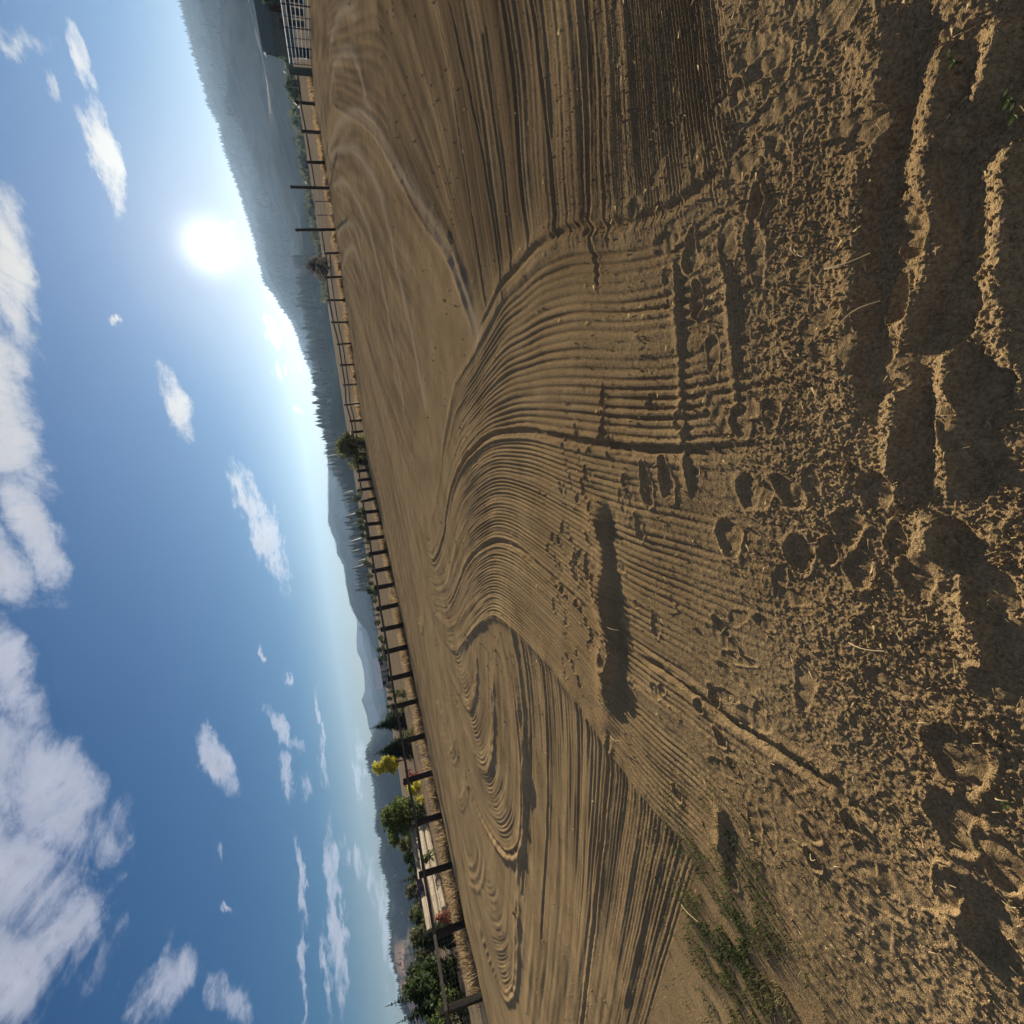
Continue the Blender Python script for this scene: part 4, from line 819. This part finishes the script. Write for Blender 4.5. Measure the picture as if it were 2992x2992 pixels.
for az, r, k, s in sorted(spots, key=lambda q: -q[0]):
    side = 0 if az > -25 else 1; count[(side, k)] = count.get((side, k), 0)+1
    sc = (s*rng.uniform(.9, 1.25), s*rng.uniform(.9, 1.25), s*rng.uniform(.85, 1.2))
    if not used[k]: o = proto[k]; used[k] = True; o.location = at(az, r); o.scale = sc
    else: o = copy_tree(proto[k], at(az, r), rng.rand()*6.28, sc)
    lab = ('olive-green leafy tree', 'grey-green fir', 'dark spreading bush')[k]+', '+ORD[min(count[(side, k)], 20)-1]+(' of its kind leftwards from the corner bush', ' of its kind leftwards behind the logs')[side]
    tag(o, lab, 'tree', ('leafy trees in the belt beyond the fence', 'firs in the belt beyond the fence', 'dark bushes in the belt beyond the fence')[k])

# ------------------------------------------------------------------ logs, sheds
logs = [(-28.9, 44.0, -35.9, 36.5, .20, .22, 'long bleached log lying lowest at the front of the pile'), (-29.4, 44.6, -37.4, 37.2, .19, .58, 'long pale log resting on the front log of the pile'),
        (-29.2, 45.6, -34.5, 40.2, .17, .90, 'bleached log on the middle of the pile with a dark gap below'), (-33.0, 42.2, -38.0, 37.6, .16, .92, 'thinner pale log on the left half of the pile'), (-28.7, 46.8, -37.0, 38.8, .19, 1.16, 'topmost long pale log of the pile'),
        (-28.6, 46.0, -36.4, 38.0, .2, .30, 'grey log at the back of the pile')]
for a1, r1, a2, r2, rad_, z, lab in logs:
    a = Vector(at(a1, r1)); b = Vector(at(a2, r2)); a.z = b.z = 0; d = b-a; L = d.length
    o = empty('log', (a+b)/2+Vector((0, 0, z)), math.atan2(d.y, d.x)); tag(o, lab, 'log', 'bleached logs stacked beyond the left fence')
    m = MB(); k = 9; prev = (-L/2, 0, 0)
    n = 10; prof = []
    for i in range(k):
        x = -L/2+L*i/(k-1); rr = rad_*(1.05-.25*i/(k-1))*random.uniform(.93, 1.07)
        for j in range(n): m.v.append((x, rr*cos(2*pi*j/n)*random.uniform(.96, 1.04), rr*sin(2*pi*j/n)*random.uniform(.96, 1.04)))
    for i in range(k-1): m.f += [(i*n+j, i*n+(j+1) % n, (i+1)*n+(j+1) % n, (i+1)*n+j) for j in range(n)]
    m.build('log_body', M['log_wood'], o, True)
    for e in (-1, 1):
        m = MB(); rr = rad_*(1.02 if e < 0 else .78); m.tube((e*(L/2+.004), 0, 0), (e*(L/2+.014), 0, 0), rr, n=10); m.build('cut_end', M['log_end'], o)
tp = empty('tarp_bundle', Vector(at(-34.3, 41.2))+Vector((0, 0, 1.10)), .8); tag(tp, 'dark purple tarp bundle lying on top of the logs', 'tarp')
m = MB(); m.box((0, 0, .16), (1.5, .7, .34), 0, .05); m.build('cover', M['tarp'], tp)
m = MB(); m.tube((-.4, -.37, -.02), (-.4, -.37, .34), .015, n=5); m.tube((.4, -.37, -.02), (.4, -.37, .34), .015, n=5); m.build('strap', M['wire'], tp)
def house(name, label, loc, rz, w_, d_, h_, rh, wall, roof, cat='house', win=2):
    o = empty(name, loc, rz); tag(o, label, cat)
    m = MB(); m.box((0, 0, h_/2), (w_, d_, h_)); m.build('wall', wall, o)
    v = [(-w_/2-.3, -d_/2-.3, h_+.003), (w_/2+.3, -d_/2-.3, h_+.003), (w_/2+.3, d_/2+.3, h_+.003), (-w_/2-.3, d_/2+.3, h_+.003), (-w_/2-.3, 0, h_+rh), (w_/2+.3, 0, h_+rh)]
    mesh_obj('roof', v, [(0, 1, 5, 4), (2, 3, 4, 5), (0, 4, 3), (1, 2, 5), (3, 2, 1, 0)], roof, o)
    m = MB(); m.box((w_*.1, -d_/2-.02, 1.0), (1.0, .06, 2.0)); m.build('door', M['grey_plank'], o)
    for k in range(win):
        m = MB(); m.box((-w_*.35+k*w_*.65/max(1, win-1)*1.05, -d_/2-.02, 1.5), (.9, .05, .9)); m.build('window', M['dark_plastic'], o)
    return o
house('farm_house', 'low white-roofed house among the trees beyond the left fence', at(-14.6, 150), R_(14.6), 7.5, 7, 1.9, 1.8, M['pale_wall'], M['roof_pale'])
house('green_barn', 'long dark green barn with a pale roof edge behind the pen', at(48.2, 120), R_(-50), 24, 9, 3.0, 2.2, M['barn_wall'], M['barn_wall'], 'barn', 3)
rf = Vector(at(43.6, 130)); rm = empty('metal_roof', rf+Vector((0, 0, 0)), R_(-50)); tag(rm, 'bright metal shed roof catching the sun above the barn', 'shed')
m = MB()
for q in ((-3, -1.2), (3, -1.2), (-3, 1.2), (3, 1.2)): m.box((q[0], q[1], 2.5), (.16, .16, 5.))
m.build('leg', M['dark_plastic'], rm); mesh_obj('roof', [(-3.4, -1.5, 5.02), (3.4, -1.5, 5.02), (3.4, 1.5, 5.35), (-3.4, 1.5, 5.35), (-3.4, -1.5, 5.1), (3.4, -1.5, 5.1), (3.4, 1.5, 5.43), (-3.4, 1.5, 5.43)], [(3, 2, 1, 0), (4, 5, 6, 7), (0, 1, 5, 4), (1, 2, 6, 5), (2, 3, 7, 6), (3, 0, 4, 7)], M['white_metal'], rm)
tag(broadleaf('hedge_tree', 4.2, 6.5, 1500, M['leaf_dark'], at(43.0, 125), lf=.22, low=.05), 'dark bushy tree at the near corner of the green barn', 'tree')
tag(broadleaf('hedge_tree', 2.4, 4.0, 900, M['leaf_dark'], at(40.2, 135), lf=.22, low=.05), 'greener bushy tree left of the green barn', 'tree')
tag(broadleaf('hedge_tree', 5.0, 6.5, 1600, M['leaf_dark'], at(46.0, 110), lf=.22, low=.05), 'tall dark tree in front of the barn at the right edge', 'tree')

# ------------------------------------------------------------------ hills
HILL = {}
def hill(key, name, D, D0, mat, bare, rows=46, power=1.25, ext_=16, rough_=.02, base_el=None):
    c = sorted(CREST[key]); az = np.array([p[0] for p in c]); el = np.array([p[1] for p in c])
    a = np.arange(az[0]-ext_, az[-1]+ext_, .22); e = np.interp(a, az, el)+.035*perlin((a/.9).astype(np.float32), np.full(len(a), D/1000., np.float32), 60)
    e = np.where(a < az[0], el[0]*sst(a, az[0]-ext_, az[0])+.0, e); e = np.where(a > az[-1], el[-1]*(.35+.65*sst(a, az[-1]+ext_, az[-1])), e)
    s = np.concatenate([np.linspace(0, 1, rows), [1.06, 1.2, 1.5]])
    S, Aa = np.meshgrid(s, np.radians(a), indexing='ij'); Hc = (D*np.tan(np.radians(np.maximum(e, .05)))+EYE)[None, :]
    Rr = D0+(D-D0)*S
    prof = np.where(S <= 1, np.power(np.clip(S, 0, 1), power), 1-(S-1)*1.2)
    Z = Hc*prof; xx, yy = Rr*np.sin(Aa), Rr*np.cos(Aa)
    amp = rough_*D*np.clip(S*(1-S)*4, 0, 1)*(Hc/np.max(Hc))
    xf, yf = xx.astype(np.float32), yy.astype(np.float32)
    Z = Z+amp*(perlin(xf/(D*.12), yf/(D*.12), 81)+.5*perlin(xf/(D*.05), yf/(D*.05), 82))
    Z = np.where(S > 1, Z, np.minimum(Z, np.where(S < .995, (Hc-EYE)*Rr/D*.985+EYE, 1e9)))
    Z[0] = -3
    nr, nc = Z.shape; i0 = (np.arange(nr-1)[:, None]*nc+np.arange(nc-1)[None, :]).ravel()
    o = fast_mesh(name, np.stack([xx, yy, Z], -1).reshape(-1, 3), np.stack([i0, i0+1, i0+nc+1, i0+nc], 1), mat, True)
    tag(o, kind='structure')
    b = bare(np.degrees(Aa), S); at_ = o.data.attributes.new('bare', 'FLOAT', 'POINT'); at_.data.foreach_set('value', b.astype(np.float32).ravel())
    HILL[key] = (a, e, D, xx, yy, Z, S)
    return o
zero = lambda a, s: np.zeros_like(a)
hill('near_ridge', 'hill', 2400, 480, M['hill_forest'], lambda a, s: sst(s, .50, .25)*sst(a, 8, 22), power=1.35)
hill('wooded_slope', 'hill', 900, 380, M['hill_forest'], zero, power=1.1, ext_=10)
hill('middle', 'hill', 2300, 1200, M['hill_far'], zero, ext_=10)
hill('far_low', 'hill', 3200, 2400, M['hill_far'], zero, ext_=6)
hill('far', 'hill', 4100, 3300, M['hill_far'], zero, ext_=8)
hill('left', 'hill', 2200, 1000, M['hill_far'], lambda a, s: np.clip(np.exp(-((a+41.)/2.6)**2)*np.exp(-((s-.62)/.30)**2)*1.8, 0, 1), ext_=18)  # bare patch on the left hill, its sunlight painted into the colour

def forest(key, n, smin, hmin, hmax, mat, az0, az1, crest_n, bias=1.):
    a, e, D, xx, yy, Z, S = HILL[key]; V, Fq = [], []
    cols = np.nonzero((a > az0) & (a < az1))[0]; rows = np.nonzero((S[:, 0] <= 1))[0]; rlast = rows[-1]
    sel = [(rlast, rng.choice(cols)) for _ in range(crest_n)]+[(rng.choice(rows[rows > smin*len(rows)]), rng.choice(cols)) for _ in range(n)]
    for r, c in sel:
        f, g = rng.rand(), rng.rand(); c2 = min(c+1, len(a)-1); r2 = max(r-1, 0); g = g*.5 if r == rlast else g
        lerp = lambda Q: (Q[r, c]*(1-f)+Q[r, c2]*f)*(1-g)+(Q[r2, c]*(1-f)+Q[r2, c2]*f)*g
        x, y, z = lerp(xx), lerp(yy), lerp(Z); h = rng.uniform(hmin, hmax)*rng.choice([.45, .7, 1, 1.25]); w_ = h*rng.uniform(.16, .26); b = len(V); k = 5; t0 = rng.rand()*6
        for (rr, zz) in ((w_, .06), (w_*.55, .5)):
            for j in range(k): V.append((x+rr*cos(t0+j*2*pi/k), y+rr*sin(t0+j*2*pi/k), z-2+zz*h))
        V.append((x, y, z-2+h*1.05)); V.append((x, y, z-6))
        for j in range(k):
            j2 = (j+1) % k; Fq += [(b+j, b+j2, b+k+j2), (b+j, b+k+j2, b+k+j), (b+k+j, b+k+j2, b+2*k), (b+j2, b+j, b+2*k+1)]
    return tag(fast_mesh('conifer_forest', np.array(V), np.array(Fq), mat, False), kind='stuff')
forest('near_ridge', 4200, .35, 7, 13, M['hill_forest'], -6, 52, 1900)
forest('wooded_slope', 1700, .3, 9, 15, M['needle_grey'], -6, 28, 420)
forest('middle', 500, .7, 5, 9, M['needle_dark'], -20, 18, 700)
forest('left', 1200, .5, 7, 12, M['needle_dark'], -50, -18, 800)
# scrub and scattered trees over the valley floor right of the arena
xs = []
V, Fq = [], []
for k in range(900):
    az = rng.uniform(24, 52); r = rng.uniform(230, 470); x, y, _ = at(az, r); s = rng.uniform(1.0, 2.6)
    P = rng.normal(size=(9, 3))*(s*.55, s*.55, s*.3)+(x, y, s*.6); v, f = leaf_cloud(P, s*.55); b = len(V)
    V += [tuple(q) for q in v]; Fq += [tuple(q+b) for q in f]
tag(fast_mesh('valley_scrub', np.array(V), np.array(Fq), M['needle_grey'], False), kind='stuff')
# a pale track cut across the foot of the big hill
def track(a0, a1, e0, e1, wid, n=40):
    a, e, D, xx, yy, Z, S = HILL['near_ridge']; V, Fq = [], []
    for i in range(n):
        t = i/(n-1); az = a0+(a1-a0)*t; want = e0+(e1-e0)*t+.12*sin(t*7); c = int(np.argmin(np.abs(a-az)))
        ang = np.degrees(np.arctan2(Z[:, c]-EYE, np.hypot(xx[:, c], yy[:, c]))); r = int(np.argmax(ang > want)); r = max(r, 1)
        f = np.clip((want-ang[r-1])/(ang[r]-ang[r-1]+1e-9), 0, 1)
        rr = np.hypot(xx[:, c], yy[:, c]); q = rr[r-1]+(rr[r]-rr[r-1])*f; z = Z[r-1, c]+(Z[r, c]-Z[r-1, c])*f
        sl = (Z[r, c]-Z[r-1, c])/(rr[r]-rr[r-1])
        for d in (-wid, wid): x, y, _ = at(az, q+d); V.append((x, y, z+d*sl+1.6))
    for i in range(n-1): Fq.append((2*i, 2*i+1, 2*i+3, 2*i+2))
    return tag(fast_mesh('dirt_track', np.array(V), np.array(Fq), M['dirt_track'], True), kind='structure')
track(47, 38.5, 1.9, 1.78, 4)

# ------------------------------------------------------------------ bits of straw one can tell apart, sprouts
def stalk(p, q, label, group, bend=.01):
    a = Vector((p[0], p[1], gz(*p)+.012)); b = Vector((q[0], q[1], gz(*q)+.022)); m = MB(); n = 6; pts = []
    side = Vector((-(b-a).y, (b-a).x, 0)).normalized()*bend
    for i in range(n): t = i/(n-1); pts.append(a.lerp(b, t)+side*sin(t*pi)+Vector((0, 0, .012*sin(t*pi))))
    for i in range(n-1): m.tube(pts[i], pts[i+1], .0024, .0022, 5, cap=True)
    return tag(m.build('straw_stalk', M['straw']), label, 'straw', group)
for p, q, lab in STRAWS: stalk(p, q, lab, 'loose straws on the dirt', random.uniform(-.012, .012))
SPL = ('small green sprout in the shaded hollow near the right edge', 'thin green weed stem at the near right corner', 'leafy weed sprout at the near right corner beside the thin stem', 'little green weed at the near left edge')
for (x, y), lab in zip(SPROUTS, SPL):
    o = empty('weed_sprout', (x, y, gz(x, y))); tag(o, lab, 'weed')
    m = MB(); m.tube((0, 0, -.01), (.012, .004, .045), .0016, .001, 5); m.build('stem', M['leaf_green'], o)
    for k in range(6):
        a = k*1.05+random.random(); z = .012+.006*k; c, s = cos(a), sin(a); L = random.uniform(.012, .022)
        mesh_obj('leaf', [(.002*k, 0, z), (.002*k+c*L*.5-s*L*.2, s*L*.5+c*L*.2, z+.004), (.002*k+c*L, s*L, z+.003), (.002*k+c*L*.5+s*L*.2, s*L*.5-c*L*.2, z+.004)], [(0, 1, 2), (0, 2, 3)], M['leaf_green'], o)
# ------------------------------------------------------------------ haze in the valley air
hz = bpy.data.meshes.new('haze'); s_, top, bot = 6200., 470., -5.
m = MB(); m.box((0, 0, (top+bot)/2), (2*s_, 2*s_, top-bot)); hz = mesh_obj('haze', m.v, m.f, None)
hm = bpy.data.materials.new('haze'); hm.use_nodes = True; t = hm.node_tree; t.nodes.clear()
pv = t.nodes.new('ShaderNodeVolumePrincipled'); pv.inputs['Color'].default_value = (.44, .66, 1.0, 1); pv.inputs['Density'].default_value = 6.5e-5; pv.inputs['Anisotropy'].default_value = .45
mo = t.nodes.new('ShaderNodeOutputMaterial'); t.links.new(pv.outputs[0], mo.inputs['Volume'])
hz.data.materials.append(hm); tag(hz, kind='stuff')
